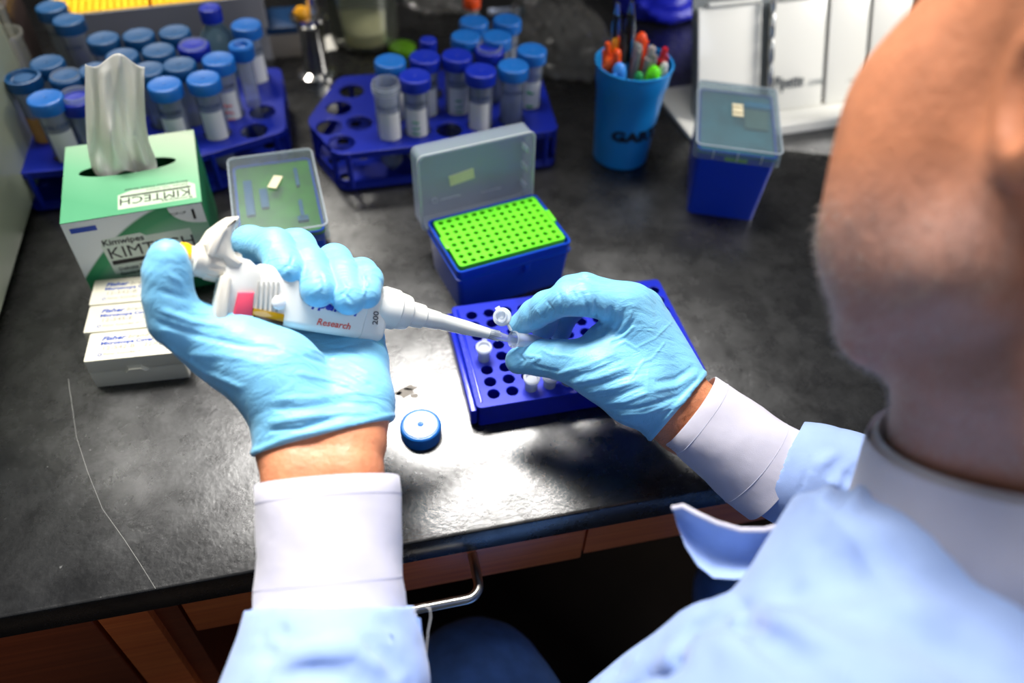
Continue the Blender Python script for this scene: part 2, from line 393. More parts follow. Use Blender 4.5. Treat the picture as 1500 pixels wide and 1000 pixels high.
# pale instrument housing at the left
scratch = G(); sp = []
pts = [(100, 555), (112, 640), (128, 690), (150, 745), (182, 790), (203, 822), (228, 862)]
for a, b in zip(pts[:-1], pts[1:]):
    for t in (0, .5): sp.append(W(a[0]+(b[0]-a[0])*t, a[1]+(b[1]-a[1])*t, .0001))
sp.append(W(*pts[-1], .0001)); scratch.sweep(sp, .00022, 5)
bpart('long_scratch', scratch, mat('scratch_grey', (128, 128, 124), .6))
st = G()
for cx, cy, r, n in ((592, 574, .011, 11), (601, 568, .007, 9), (582, 576, .005, 7), (608, 579, .005, 8)):
    c = W(cx, cy, .00015); ring = [(c[0]+r*math.cos(2*PI*j/n)*(.5+.6*random.random()), c[1]+r*.6*math.sin(2*PI*j/n)*(.5+.6*random.random()), c[2]) for j in range(n)]
    st.add(ring, [tuple(range(n))])
bpart('dried_stain', st, mat('stain_grey', (118, 112, 104), .7))

t = thing('instrument_housing', 'pale green grey rounded instrument housing at the far left of the bench', 'instrument', (-.36, .68, ZB))
g = G(); R = []
for z, ins in ((.004, .012), (.012, .003), (.03, 0), (.20, 0), (.30, .012), (.36, .05), (.375, .12)):
    R.append(rrect(.40-ins*2, .50-ins*2, .05, z, 8, -.17, .02))
g.loft(R); g.obj('housing', mat('pale_enamel', (176, 182, 156), .35, var=.05, vscale=8), t)
G().rbox(.36, .46, 0, .006, r=.04, cx=-.17, cy=.02).obj('rubber_foot', mat('black_plinth', (16, 16, 16)), t)

# ================================================================== MICROTUBE RACK (12 x 8)
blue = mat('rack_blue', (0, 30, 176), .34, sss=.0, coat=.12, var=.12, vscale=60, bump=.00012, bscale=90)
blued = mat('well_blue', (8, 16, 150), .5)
RX0, RX1, RY0, RY1, RH = .0822, .2900, .4095, .5330, .028
RA = math.radians(.5); rc = Vector(((RX0+RX1)/2, (RY0+RY1)/2, ZB))
rack = thing('microtube_rack', 'royal blue 96-hole microtube rack under the right gloved hand', 'rack', rc, RA)
PX, PY = .01655, .0138
a1 = W(689.2, 461.6, RH); a12 = W(1014.4, 531, RH); hc = (a1+a12)/2
ox, oy = hc[0]-rc.x, hc[1]-rc.y
Wd_, Dp = RX1-RX0, RY1-RY0
holes = [(ox+(i-5.5)*PX, oy+(j-3.5)*PY, .0056, 20) for i in range(12) for j in range(8)]
me = plate([(p[0], p[1]) for p in rrect(Wd_, Dp, .004, 0, 4)], holes, RH-.0026, RH, .0005)
me.materials.append(blue); link('rack_top', me, blue, rack)
G().tray(Wd_-.003, Dp-.003, 0.001, RH-.0026, .0016, floor=.001, r=.003).obj('rack_body', blue, rack)
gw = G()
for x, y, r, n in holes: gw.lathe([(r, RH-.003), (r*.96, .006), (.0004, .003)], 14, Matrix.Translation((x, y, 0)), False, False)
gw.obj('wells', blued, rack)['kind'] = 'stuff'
# side ledge and letters down the left margin
G().rbox(.006, Dp-.004, .004, RH-.006, r=.002, bev=.0008, cx=-Wd_/2-.0025).obj('side_ledge', blue, rack)
gr = G()
gr.rbox(.0022, Dp-.010, RH-.0004, RH+.0008, r=.001, bev=.0003, cx=-Wd_/2+.0045).obj('raised_margin', blue, rack)
lm = mat('raised_letter_blue', (60, 72, 190), .35)
for j, ch in enumerate('ABCDEFGH'):
    lettering(ch, .0052, lm, rack, Matrix.Translation((ox-6.38*PX, oy+(3.5-j)*PY-.0018, RH+.0002)), align='CENTER', thick=.00015)

# microtubes
pp = thin('clear_pp', (228, 236, 246), .35, .12, .6); ppw = thin('milky_pp', (240, 244, 248), .72, .2, .5)
def microtube_parts(root, capped):
    g = G().lathe([(.0062, 0), (.0067, -.0004), (.0067, -.0018), (.0055, -.0022), (.0053, -.0180), (.0044, -.024), (.0018, -.0365), (.0004, -.0378)], 28, None, False, True)
    g.lathe([(.0062, 0), (.0052, -.0008), (.0047, -.002), (.0046, -.018), (.0036, -.024), (.0012, -.036)], 28, None, False, True)
    g.obj('tube_body', pp, root)
    if capped:
        c = G().lathe([(.0070, .0001), (.0073, .0006), (.0073, .0020), (.0068, .0025), (.0052, .0026), (.0048, .0018), (.0046, -.001), (.0010, -.001), (.0004, -.0002)], 28, None, True, False)
        c.obj('cap', ppw, root)
        h_ = G(); h_.box(-.0022, .0022, .0066, .0095, -.0006, .0004); h_.box(-.0022, .0022, .0086, .0096, -.0012, .0018); h_.obj('hinge', ppw, root)
def rack_pt(i, j, z): return ROOT[rack.name] @ Vector((ox+(i-5.5)*PX, oy+(3.5-j)*PY, z))
mt = [(0, 4, .0135, 'closed clear microtube alone near the left edge of the blue rack'),
      (2, 7, .0120, 'closed clear microtube in the front row of the blue rack, its cap fully in view'),
      (3, 7, .0105, 'closed clear microtube in the front row, its cap tucked under the right thumb'),
      (4, 7, .0060, 'clear microtube lowest in the front row, mostly hidden below the right glove')]
for i, j, up, lab in mt:
    p = rack_pt(i, j, RH+up); z0 = .0378
    r_ = thing('microtube', lab, 'microtube', p, random.uniform(-.3, .3), 'closed microtubes standing in the blue rack'); microtube_parts(r_, True)

# open tube held between finger and thumb
c2w = lambda v: RC @ np.asarray(v, float)
def frame(o, z, up):                                # a frame at o whose z axis is z
    z = Vector([float(v) for v in z]).normalized(); up = Vector([float(v) for v in up]); x = up.cross(z).normalized(); y = z.cross(x)
    m = Matrix.Identity(4)
    for i, a in enumerate((x, y, z)):
        for k in range(3): m[k][i] = a[k]
    for k in range(3): m[k][3] = float(o[k])
    return m
T0 = P(751, 497, .609)
tz = -c2w((.76, .06, .64))
held = thing('open_microtube', 'open clear microtube with its lid folded back, pinched in the right glove', 'microtube', M=frame(T0, tz, c2w((.18, -1, 0))))
microtube_parts(held, False)
lid = G(); lid.lathe([(.0066, 0), (.0072, .0005), (.0072, .0019), (.0066, .0024), (.0003, .0024)], 28, None, True, True)
lid.lathe([(.0046, -.0032), (.0046, .0002)], 24, None, False, False); lid.lathe([(.0040, .0002), (.0040, -.0034), (.0046, -.0032)], 24, None, False, False)
lid.lathe([(.0016, -.0006), (.0016, .0004)], 16, None, True, False)
lid.box(-.002, .002, .0062, .0088, .0004, .0018)
LC = P(735, 463.5, .606); lz = c2w((.25, .15, .95))
Mi = ROOT[held.name].inverted() @ frame(LC, lz, c2w((-.5, -.9, 0)))
lid.v = [Mi @ v for v in lid.v]; lid.obj('lid', ppw, held)
hp_ = [ROOT[held.name].inverted() @ Vector([float(q) for q in p]) for p in (P(740, 470, .606), P(745, 477, .606), P(748.5, 484, .607))]
G().sweep(hp_, .0011, 8).obj('hinge', ppw, held)

# ================================================================== BLUE SCREW CAP on the bench
capL = mat('cap_light_blue', (20, 102, 184), .38, var=.04, vscale=80, coat=.2); capD = mat('cap_dark_blue', (0, 34, 158), .4, var=.06, coat=.05)
capT = mat('cap_teal_blue', (2, 74, 124), .45, var=.05, coat=.05)
def cap_mesh(r=.0175, hgt=.0135, m=None):
    g = G(); n = 64; R = []
    for z, e in ((0, 0), (hgt*.12, 0), (hgt-.0022, 0), (hgt-.0008, -.0006), (hgt, -.0020), (hgt-.0003, -.0032)):
        R.append([((r+e+(.00018*(1 if j % 2 else -1) if 0 < z < hgt-.001 else 0))*math.cos(2*PI*j/n), (r+e+(.00018*(1 if j % 2 else -1) if 0 < z < hgt-.001 else 0))*math.sin(2*PI*j/n), z) for j in range(n)])
    g.loft(R, True, True); g.lathe([(.0022, hgt-.0003), (.0019, hgt+.0002), (.0012, hgt+.0002), (.0009, hgt-.0001)], 16, None, False, True)
    return g.mesh('cap', m, True, 50)
cw = W(616, 621, .0137)
cp = thing('screw_cap', 'light blue screw cap lying alone on the bright benchtop', 'cap', (cw[0], cw[1], ZB))
link('cap_shell', cap_mesh(m=capL), capL, cp)
G().lathe([(.0142, .01335), (.0142, .01362), (.0026, .01362)], 48, None, False, False).obj('sheen_face', mat('cap_face_sheen', (190, 214, 238), .32, var=.25, vscale=120, coat=.5), cp)  # pale disc: the lamp's sheen on the cap top, put into its colour

# ================================================================== TIP BOXES
def tb(d): return mat('tipbox_blue' + d, {'': (0, 62, 176), 'd': (0, 50, 176)}[d], .28, coat=.3)
lidm = thin('frosted_lid', (206, 216, 230), .36, .22, .45); tape = mat('masking_tape', (214, 204, 170), .8, var=.08)
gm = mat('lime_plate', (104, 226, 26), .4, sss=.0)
tA = math.radians(12.0)
fl = W(671, 403, .055); fr_ = W(836, 353, .055); bl = W(625, 322, .055); br = W(786, 284, .055); tc_ = (fl+fr_+bl+br)/4
box = thing('tip_box', 'open blue pipette tip box with a lime green 96-hole insert', 'tip box', (tc_[0], tc_[1], ZB), tA)
TW, TD, THh = .1215, .0845, .055
G().tray(TW-.007, TD-.007, 0, THh, .0022, r=.006, floor=.002, taper=.0035).obj('box_body', tb(''), box)
G().rbox(TW+.0015, TD+.0015, THh-.012, THh-.0105, r=.006, bev=.0004).obj('rim_band', tb(''), box)
G().rbox(.006, .003, THh-.022, THh-.013, r=.001, bev=.0008, cx=.012, cy=-TD/2+.0005).obj('latch', tb(''), box)
IW, ID = TW-.010, TD-.0125
holes = [((i-5.5)*.009, (j-3.5)*.009, .0030, 14) for i in range(12) for j in range(8)]
me = plate([(p[0], p[1]) for p in rrect(IW, ID, .003, 0, 3)], holes, THh-.001, THh+.002, .0004); me.materials.append(gm)
ins = link('green_insert', me, gm, box)
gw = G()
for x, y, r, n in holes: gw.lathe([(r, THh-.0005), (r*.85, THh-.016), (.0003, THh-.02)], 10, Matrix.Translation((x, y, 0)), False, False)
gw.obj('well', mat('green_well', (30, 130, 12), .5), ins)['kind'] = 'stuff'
gs = G(); gs.tray(IW, ID, THh-.007, THh-.001, .001, r=.003, floor=.0005); gs.obj('insert_skirt', gm, ins)
for s in (-1, 1): G().rbox(.004, .018, THh-.004, THh+.0035, r=.0008, bev=.0005, cx=s*(TW/2-.0035)).obj('insert_clip', gm, ins)
# lid leaning back on its hinge: photo corners give its size and tilt
LW, LD, LH = TW+.001, TD+.001, .022
tl = np.radians(78)                                 # the angle it is opened past the box top
Mh = Matrix.Translation((0, TD/2+.001, THh)) @ Matrix.Rotation(-math.radians(84-90+180-84), 4, 'X')
lidg = G(); lidg.tray(LW, LD, 0, LH, .0014, r=.006, floor=.0014)
OPEN = math.radians(92)
# local lid: closed it sits on the box with its mouth down; rotate it open about the back edge
Mc = Matrix.Translation((-.003, TD/2+.0015, THh-.013)) @ Matrix.Rotation(-OPEN, 4, 'X') @ Matrix.Translation((0, -TD/2, 0)) @ Matrix.Translation((0, 0, LH)) @ Matrix.Rotation(PI, 4, 'X')
lidg.v = [Mc @ v for v in lidg.v]; lo_ = lidg.obj('lid', lidm, box)
Rf = G(); R = []
for e, z in ((.0004, LH-.0018), (-.0012, LH-.0018), (-.0012, LH), (.0004, LH)): R.append(rrect(LW-2*e, LD-2*e, .006, z, 4))
Rf.loft([rrect(LW+.002, LD+.002, .007, LH-.002, 4), rrect(LW+.002, LD+.002, .007, LH, 4), rrect(LW-.0028, LD-.0028, .005, LH, 4), rrect(LW-.0028, LD-.0028, .005, LH-.002, 4)], False, False)
Rf.v = [Mc @ v for v in Rf.v]; Rf.obj('lid_rim', thin('frosted_rim', (214, 220, 222), .8, .3, .4), lo_)
def on_lid(g, name, m):                             # things stuck to the outer face of the lid, seen through it
    g.v = [Mc @ v for v in g.v]; return g.obj(name, m, lo_)
on_lid(G().box(-.028, -.001, -.012, .000, .0016, .0022, M=Matrix.Translation((0.004, .004, 0)) @ Matrix.Rotation(.12, 4, 'Z')), 'tape_label', tape)
tm_ = thin('moulded_mark', (225, 230, 235), .8, .3, .5)
for (x0, x1, y0, y1) in ((-.034, -.012, -.0255, -.0245), (.012, .034, -.0285, -.0275)):
    on_lid(G().box(x0, x1, y0, y1, .0014, .0019), 'moulded_mark', tm_)
on_lid(G().lathe([(.0032, .0014), (.0032, .0020), (.0020, .0020), (.0020, .0014)], 20, Matrix.Translation((-.040, -.0240, 0)), False, False), 'moulded_mark', tm_)
for y in (-.026, -.004, .018):
    on_lid(G().rbox(.0016, .006, .002, .014, r=.0004, bev=.0003, cx=LW/2-.0035, cy=y), 'lid_rib', tm_)
on_lid(G().rbox(.007, .0026, LH-.008, LH-.001, r=.0006, bev=.0004, cx=.004, cy=-LD/2), 'lid_catch', tm_)

def closed_box(name, label, corners, h, base_h, inner, extra, skirt=.017):
    TL_, TR_, FR_ = [W(*p, h) for p in corners[:3]]; FL_ = TL_+FR_-TR_; c = (TL_+TR_+FR_+FL_)/4
    w = float(np.linalg.norm(TR_-TL_)+np.linalg.norm(FR_-FL_))/2; d = float(np.linalg.norm(TL_-FL_)+np.linalg.norm(TR_-FR_))/2
    a = math.atan2(*((TR_-TL_)+(FR_-FL_))[1::-1]); r = thing(name, label, 'tip box', (c[0], c[1], ZB), a)
    G().tray(w-.016, d-.016, 0, base_h, .002, r=.006, floor=.002, taper=.0045).obj('box_body', tb('d' if extra == 'r' else ''), r)
    G().rbox(w-.006, d-.006, base_h-.004, base_h-.0015, r=.006, bev=.0006).obj('tip_tray', inner, r)
    l = G(); l.tray(w-.001, d-.001, 0, skirt, .0014, r=.006, floor=.0014, taper=.001)
    Mc_ = Matrix.Translation((0, 0, h)) @ Matrix.Rotation(PI, 4, 'X'); l.v = [Mc_ @ v for v in l.v]; lo = l.obj('lid', thin('frosted_lid_' + extra, (206, 222, 228), .05 if extra == 'g' else .12, .2, .28), r)
    e = G(); e.sweep([(p[0], p[1], h-.0008) for p in rrect(w-.001, d-.001, .006, 0, 4)]+[(w/2-.0005, d/2-.006, h-.0008)], .0009, 6); e.obj('lid_edge', tm_, lo)
    for x in (-.28, .0, .28): G().rbox(.0012, .001, h-skirt+.001, h-.006, r=.0003, bev=.0002, cx=x*w, cy=-d/2).obj('lid_rib', tm_, lo)
    return r, w, d
r1, w1, d1 = closed_box('tip_box', 'closed tip box seen through its frosted lid, green inside, beside the green tissue carton',
                        [(330, 232), (454, 216), (483, 328)], .085, .076, mat('green_tray', (60, 124, 10), .5, var=.3, vscale=45), 'g')
G().rbox(.020, .009, .0853, .0861, r=.0006, bev=.0002, M=Matrix.Translation((.001, .012, 0)) @ Matrix.Rotation(1.15, 4, 'Z')).obj('tape_label', tape, r1)
bm_ = mat('blue_card', (16, 84, 130), .5)
for x, y, sx, sy in ((-.026, .004, .008, .056), (-.012, .0, .0075, .03), (.022, .028, .0035, .030), (.021, -.026, .0035, .03), (.021, -.040, .010, .007)):
    G().rbox(sx, sy, .075, .078, r=.001, bev=.0003, cx=x, cy=y).obj('blue_tip', bm_, r1)
r2, w2, d2 = closed_box('tip_box', 'tall blue tip box with a frosted lid, turned askew beside the pen cup',
                        [(1025, 116), (1140, 130), (1146, 226), (1020, 209)], .095, .086, mat('teal_tray', (60, 120, 130), .5, var=.25, vscale=40), 'r')
G().rbox(.012, .026, .0953, .0961, r=.0006, bev=.0002, cx=-.001, cy=.008).obj('tape_label', tape, r2)
for y in (.002, .014): G().rbox(.0115, .0016, .0960, .0964, r=.0003, bev=.0001, cx=-.001, cy=y).obj('pen_line', mat('ink_brown', (120, 96, 60), .8), r2)
G().rbox(.030, .012, .0850, .088, r=.001, bev=.0003, cx=.024, cy=.038).obj('blue_card', mat('cyan_card', (6, 132, 176), .5), r2)
G().rbox(.026, .040, .0850, .0875, r=.001, bev=.0003, cx=.022, cy=.008).obj('grey_card', mat('grey_green_card', (96, 124, 112), .5), r2)
G().rbox(.024, .003, .0760, .0805, r=.0006, bev=.0003, cx=.0, cy=-d2/2+.0045).obj('green_tab', mat('tab_green', (130, 190, 60), .5), r2)

# ================================================================== 50 mL TUBE RACKS AND TUBES
navy = mat('rack_navy', (0, 26, 140), .36, coat=.1)
def tube_rack(label, outline, holes, hgt, origin):
    r = thing('tube_rack', label, 'rack', (origin[0], origin[1], ZB))
    ol = [(x-origin[0], y-origin[1]) for x, y in outline]
    def rnd(ol, rad=.012, n=5):
        out = []
        for i, p in enumerate(ol):
            p = Vector(p); a = Vector(ol[i-1]); b = Vector(ol[(i+1) % len(ol)]); u = (a-p).normalized()*rad; v = (b-p).normalized()*rad
            for k in range(n+1):
                t = k/n; out.append(tuple((p+u)*(1-t)**2+p*2*t*(1-t)+(p+v)*t*t))
        return out
    rl = rnd(ol); hs = [(x-origin[0], y-origin[1], .0158, 28) for x, y in holes]
    me = plate(rl, hs, hgt-.003, hgt, .0006); me.materials.append(navy); link('top_plate', me, navy, r)
    me = plate(rl, [(x, y, .008, 16) for x, y, _, _ in hs], .002, .005, .0006); me.materials.append(navy); link('bottom_plate', me, navy, r)
    # skirt below the top plate and posts
    g = G(); n = len(rl); cx = sum(p[0] for p in rl)/n; cy = sum(p[1] for p in rl)/n
    def ring(s, z): return [(cx+(p[0]-cx)*s, cy+(p[1]-cy)*s, z) for p in rl]
    g.loft([ring(1, hgt-.001), ring(1.002, hgt-.008), ring(.985, hgt-.008), ring(.985, hgt-.001)], False, False)
    g.loft([ring(1, .012), ring(1, .001), ring(.98, .001), ring(.98, .012)], False, False)
    g.obj('rim_skirt', navy, r)
    for i in range(0, len(rl), 6):
        for k in (0, 5):
            x, y = rl[i+k]; x, y = cx+(x-cx)*.988, cy+(y-cy)*.988
            G().lathe([(.0032, .004), (.0032, hgt-.003)], 10, Matrix.Translation((x, y, 0))).obj('post', navy, r)
    for ex in range(len(ol)):
        a = Vector(ol[ex]); b = Vector(ol[(ex+1) % len(ol)])
        if (a-b).length > .12 and (a.y+b.y)/2 < cy:
            for t in (.36, .64):
                q = a.lerp(b, t); q = Vector((cx, cy))+(q-Vector((cx, cy)))*.99
                G().rbox(.004, .003, .004, hgt-.003, r=.001, bev=.0004, cx=q.x, cy=q.y).obj('post', navy, r)
            q0 = a.lerp(b, .42); q1 = a.lerp(b, .80); q0 = Vector((cx, cy))+(q0-Vector((cx, cy)))*.985; q1 = Vector((cx, cy))+(q1-Vector((cx, cy)))*.985
            gg = G(); d_ = (q1-q0).normalized(); nn = Vector((-d_.y, d_.x))*.001
            V = [(p.x+s*nn.x, p.y+s*nn.y, z) for z in (.010, hgt-.006) for p, s in ((q0, -1), (q1, -1), (q1, 1), (q0, 1))]
            gg.add(V, [(3, 2, 1, 0), (4, 5, 6, 7), (0, 1, 5, 4), (1, 2, 6, 5), (2, 3, 7, 6), (3, 0, 4, 7)]); gg.obj('front_panel', navy, r)
    return r
mid_tubes = [  # cap pixel, colour, height of cap top, label text kind
 ((571, 88), 'L', .118, 'white', 'light blue capped tube behind the uncapped one at the left of the middle rack'),
 ((607, 110), 'D', .118, 'green', 'dark blue capped tube with green handwriting, nearest the open box lid'),
 ((622, 82), 'D', .118, 'white', 'dark blue capped tube directly behind the one with green handwriting'),
 ((669, 80), 'D', .118, 'green', 'dark blue capped tube with small green writing, centre of the middle rack'),
 ((704, 102), 'D', .118, 'white', 'dark blue capped tube with a clean white label, front row of middle rack'),
 ((717, 71), 'D', .112, 'none', 'dark blue capped tube sunk lower, second row of the middle rack'),
 ((682, 52), 'L', .118, 'none', 'light blue capped tube in the third row, left of another light blue cap'),
 ((728, 52), 'L', .118, 'none', 'light blue capped tube in the third row of the middle rack, right one of two'),
 ((694, 30), 'L', .118, 'none', 'light blue capped tube at the back of the middle rack, below the orange vial cap'),
 ((743, 28), 'L', .118, 'none', 'light blue capped tube farthest back and right in the middle rack'),
 ((752, 95), 'L', .118, 'clear', 'light blue capped clear tube in the front row, right of the dark blue caps'),
 ((779, 72), 'L', .118, 'green2', 'light blue capped tube with green marked label, right end of middle rack')]
left_tubes = [
 ((150, 55), 'T', .118, 'none', 'teal capped tube at the back left of the left rack'),
 ((202, 50), 'T', .118, 'none', 'teal capped tube in the middle of the back row of the left rack'),
 ((255, 45), 'T', .118, 'none', 'teal capped tube with a scuffed cap, right end of the back row'),
 ((178, 80), 'T', .118, 'none', 'teal capped tube in the second row, just above the tissue'),
 ((231, 72), 'T', .118, 'none', 'teal capped tube in the second row, left of the navy cap'),
 ((283, 65), 'D', .114, 'none', 'navy capped tube in the second row, in front of the small bottle'),
 ((262, 93), 'T', .118, 'none', 'teal capped tube in the third row, right of the tissue'),
 ((319, 85), 'L', .118, 'red', 'light blue capped tube whose white label carries red writing'),
 ((240, 122), 'L', .118, 'white', 'light blue capped tube in the front row, close beside the tissue'),
 ((297, 113), 'L', .118, 'white', 'light blue capped tube with blank white label, front right of left rack'),
 ((216, 100), 'T', .116, 'none', 'teal capped tube half hidden by the tissue edge'),
 ((139, 101), 'T', .116, 'none', 'teal capped tube hidden behind the tissue, only its cap rim showing'),
 ((68, 90), 'T', .118, 'none', 'teal capped tube at the left end, behind the upside-down cap'),
 ((96, 110), 'T', .114, 'none', 'teal capped tube between the amber tube and the tissue'),
 ((65, 142), 'L', .118, 'amber', 'light blue capped tube of amber liquid at the front left'),
 ((112, 143), 'D', .110, 'none', 'dark blue capped tube half hidden behind the tissue carton'),
 ((360, 35), 'L', .118, 'white', 'light blue capped tube at the back right corner of the left rack')]
lab_white = mat('label_white', (222, 222, 218), .7); clear50 = thin('clear_tube', (216, 224, 234), .30, .12, .6)
ink = mat('tube_print_blue', (18, 62, 110), .5); greenink = mat('green_ink', (24, 150, 96), .6); redink = mat('red_ink', (206, 96, 92), .6)
H50 = .1175
tube_prof = [(.0138, .0), (.0138, .0)]
def tube_body_mesh():
    g = G().lathe([(.0008, .0005), (.0035, .001), (.0132, .0150), (.0138, .017), (.0141, .098), (.0150, .1005), (.0152, .106), (.0148, .1142), (.0132, .1142), (.0128, .017), (.003, .004)], 36, None, True, False)
    return g.mesh('tube_body', clear50)
def strip_mesh(r, z0, z1, a0, a1, n=20):
    g = G(); V = []
    for z in (z0, z1):
        for i in range(n+1):
            a = a0+(a1-a0)*i/n; V.append((r*math.sin(a), -r*math.cos(a), z))
    return g.add(V, [(i, i+1, n+2+i, n+1+i) for i in range(n)])
TB = tube_body_mesh(); CAPM = {'L': cap_mesh(m=capL), 'D': cap_mesh(m=capD), 'T': cap_mesh(m=capT)}
STRIP = strip_mesh(.01425, .030, .082, -.92, .92).mesh('label', lab_white)
LIQ = G().lathe([(.0006, .0045), (.0120, .0165), (.0125, .045), (.0003, .045)], 24, None, True, True)
def scribble(kind):
    g = G(); col = {'green': greenink, 'green2': greenink, 'red': redink}[kind]; rr = random.Random(kind); k = 0
    rows = {'green': (.068, .060, .052, .044, .036), 'green2': (.070, .052), 'red': (.066, .058, .048)}[kind]
    for z in rows:
        pts = []; a = -.30 if kind != 'red' else -.45
        while a < (.30 if kind != 'red' else .45):
            pts.append((.01438*math.sin(a), -.01438*math.cos(a), z+rr.uniform(-.0022, .0022))); a += .075
        g.sweep(pts, .0010 if kind != 'green2' else .0014, 4)
    return g.mesh('handwriting', col)
SCR = {k: scribble(k) for k in ('green', 'green2', 'red')}
FAL = text_mesh('FALCON', .0062, bold=.0001, align='CENTER', sx=1.15); FAL.materials.append(ink)
for v in FAL.vertices:
    a = v.co.x/.0143; v.co = Vector((.0144*math.sin(a), -.0144*math.cos(a), v.co.y+.087))
spots = {'m': [], 'l': []}
def put_tube(px, kind, top, lab, label, grp, key):
    q = W(*px, top); face = math.atan2(-q[0], q[1])*-1
    az = math.atan2(q[0], q[1]); dz = top-(H50+.0005)
    t = thing('centrifuge_tube', label, 'tube', (q[0], q[1], ZB+.0012+dz*0), -az*.6+random.uniform(-.25, .25), grp)
    link('tube_body', TB, None, t)
    link('cap', CAPM[kind], None, t, (0, 0, top-.0012-.0135))
    if lab in ('white', 'green', 'green2', 'red', 'amber'):
        s = link('label', STRIP, None, t)
        if lab in SCR: link('handwriting', SCR[lab], None, s)
    if lab != 'none' or random.random() < .5: link('lettering', FAL, None, t)
    if lab == 'amber': LIQ.obj('liquid', mat('amber_liquid', (196, 140, 60), .3), t)
    elif lab == 'clear':
        G().lathe([(.0006, .0045), (.0120, .0165), (.0125, .062), (.0003, .062)], 24).obj('liquid', thin('pale_blue_liquid', (90, 130, 190), .45, .1, .4), t)
    spots[key].append((q[0], q[1])); return t
for px, k, top, lab, label in mid_tubes: put_tube(px, k, top, lab, label, 'capped tubes in the middle rack', 'm')
for px, k, top, lab, label in left_tubes: put_tube(px, k, top, lab, label, 'capped tubes in the left rack', 'l')
# uncapped tube
q = W(565, 121, .114); t = thing('centrifuge_tube', 'uncapped clear tube with a white label at the left front of the middle rack', 'tube', (q[0], q[1], ZB+.0012), 0, 'tubes in the middle rack')
link('tube_body', TB, None, t); link('label', STRIP, None, t); link('lettering', FAL, None, t)
gth = G()
for z in (.1035, .107, .1105): gth.lathe([(.0152, z-.0008), (.0160, z), (.0152, z+.0008)], 36, None, False, False)
gth.obj('screw_thread', thin('thread_pp', (220, 226, 232), .6, .2, .5), t); spots['m'].append((q[0], q[1]))
# narrow 15 mL tube with a dark cap behind
q = W(627, 58, .118); t = thing('narrow_tube', 'narrow tube with a small dark blue cap at the back of the middle rack', 'tube', (q[0], q[1], ZB+.0012), 0)
G().lathe([(.001, .0005), (.0075, .02), (.0078, .100), (.0082, .114)], 24).obj('tube_body', clear50, t)
link('cap', cap_mesh(.0100, .013, capD), capD, t, (0, 0, .1045)); spots['m'].append((q[0], q[1]))
# narrow tube with upturned cap, left rack right end
q = W(352, 63, .125); t = thing('narrow_tube', 'narrow clear tube with a light blue dished cap at the right of the left rack', 'tube', (q[0], q[1], ZB+.0012), 0)
G().lathe([(.001, .0005), (.0085, .02), (.0088, .100), (.0092, .116)], 24).obj('tube_body', clear50, t)
G().lathe([(.0125, .106), (.0135, .108), (.0138, .121), (.0125, .1225), (.0085, .1222), (.0062, .1175), (.0003, .1165)], 32).obj('cap', capL, t); spots['l'].append((q[0], q[1]))
# amber tube with an upside-down cap resting on it
q = W(33, 113, .120); t = thing('amber_tube', 'amber filled tube with an upside-down light blue cap at the far left', 'tube', (q[0], q[1], ZB+.0012), 0)
link('tube_body', TB, None, t); LIQ.obj('liquid', mat('amber_liquid', (196, 140, 60), .3), t)
strip_mesh(.01425, .020, .078, -1.2, 1.2).obj('label', mat('amber_label', (206, 150, 76), .7, var=.15, vscale=60), t)
G().lathe([(.0172, .108), (.0178, .110), (.0176, .1195), (.0150, .1200), (.0132, .1160), (.0105, .1150), (.0095, .1182), (.0003, .1182)], 40).obj('cap', capT, t); spots['l'].append((q[0], q[1]))

mid_holes = spots['m']+[tuple(W(*p, .05)[:2]) for p in ((500, 209), (482, 186), (496, 158), (515, 133), (526, 180), (658, 190))]
def sep(hs, extra):                                  # drop a hole that would run into another
    out = []
    for h_ in hs:
        if all((h_[0]-o[0])**2+(h_[1]-o[1])**2 > .0325**2 for o in out): out.append(h_)
    return out
tube_rack('blue tube rack in the middle with empty holes at its left end', [(-.006, .768), (.250, .776), (.262, .93), (.010, .938), (-.034, .842)], sep(mid_holes, 0), .05, (.11, .85))
tube_rack('blue tube rack behind the tissue carton, crowded with capped tubes', [(-.338, .788), (-.150, .790), (-.058, .826), (-.060, .972), (-.270, .970), (-.338, .91)],
          sep(spots['l']+[tuple(W(*p, .05)[:2]) for p in ((384, 164), (372, 191))], 0), .05, (-.2, .88))
# two larger tubes standing behind the left rack
for px, lab in (((99, 27), 'teal capped tube of cloudy liquid standing behind the left rack'), ((74, 8), 'teal capped tube behind the cloudy one at the top left edge')):
    q = W(*px, .118); t = thing('centrifuge_tube', lab, 'tube', (q[0], q[1], ZB), -.4, 'tubes standing behind the left rack')
    link('tube_body', TB, None, t); link('cap', CAPM['T'], None, t, (0, 0, .104)); link('lettering', FAL, None, t)
    G().lathe([(.0006, .0045), (.0120, .0165), (.0125, .09), (.0003, .09)], 24).obj('liquid', mat('cloudy_liquid', (150, 138, 116), .5), t)
    G().lathe([(.014, 0), (.0138, .016), (.013, .016), (.013, .001)], 24, None, False, False).obj('foot_skirt', clear50, t)
# small clear bottle with a dark cap
q = W(305, 20, .135); t = thing('small_bottle', 'small clear bottle with a royal blue cap behind the left rack', 'bottle', (q[0], q[1]+.022, ZB))
G().lathe([(.020, .001), (.021, .004), (.021, .090), (.018, .101), (.011, .110), (.011, .118)], 32).obj('bottle_body', thin('clear_bottle', (150, 190, 205), .25, .08, .8), t)
link('cap', cap_mesh(.0125, .016, capD), capD, t, (0, 0, .117))
G().lathe([(.0195, .003), (.0200, .05), (.0003, .05)], 24).obj('liquid', thin('pale_liquid', (196, 206, 214), .35, .1, .5), t)
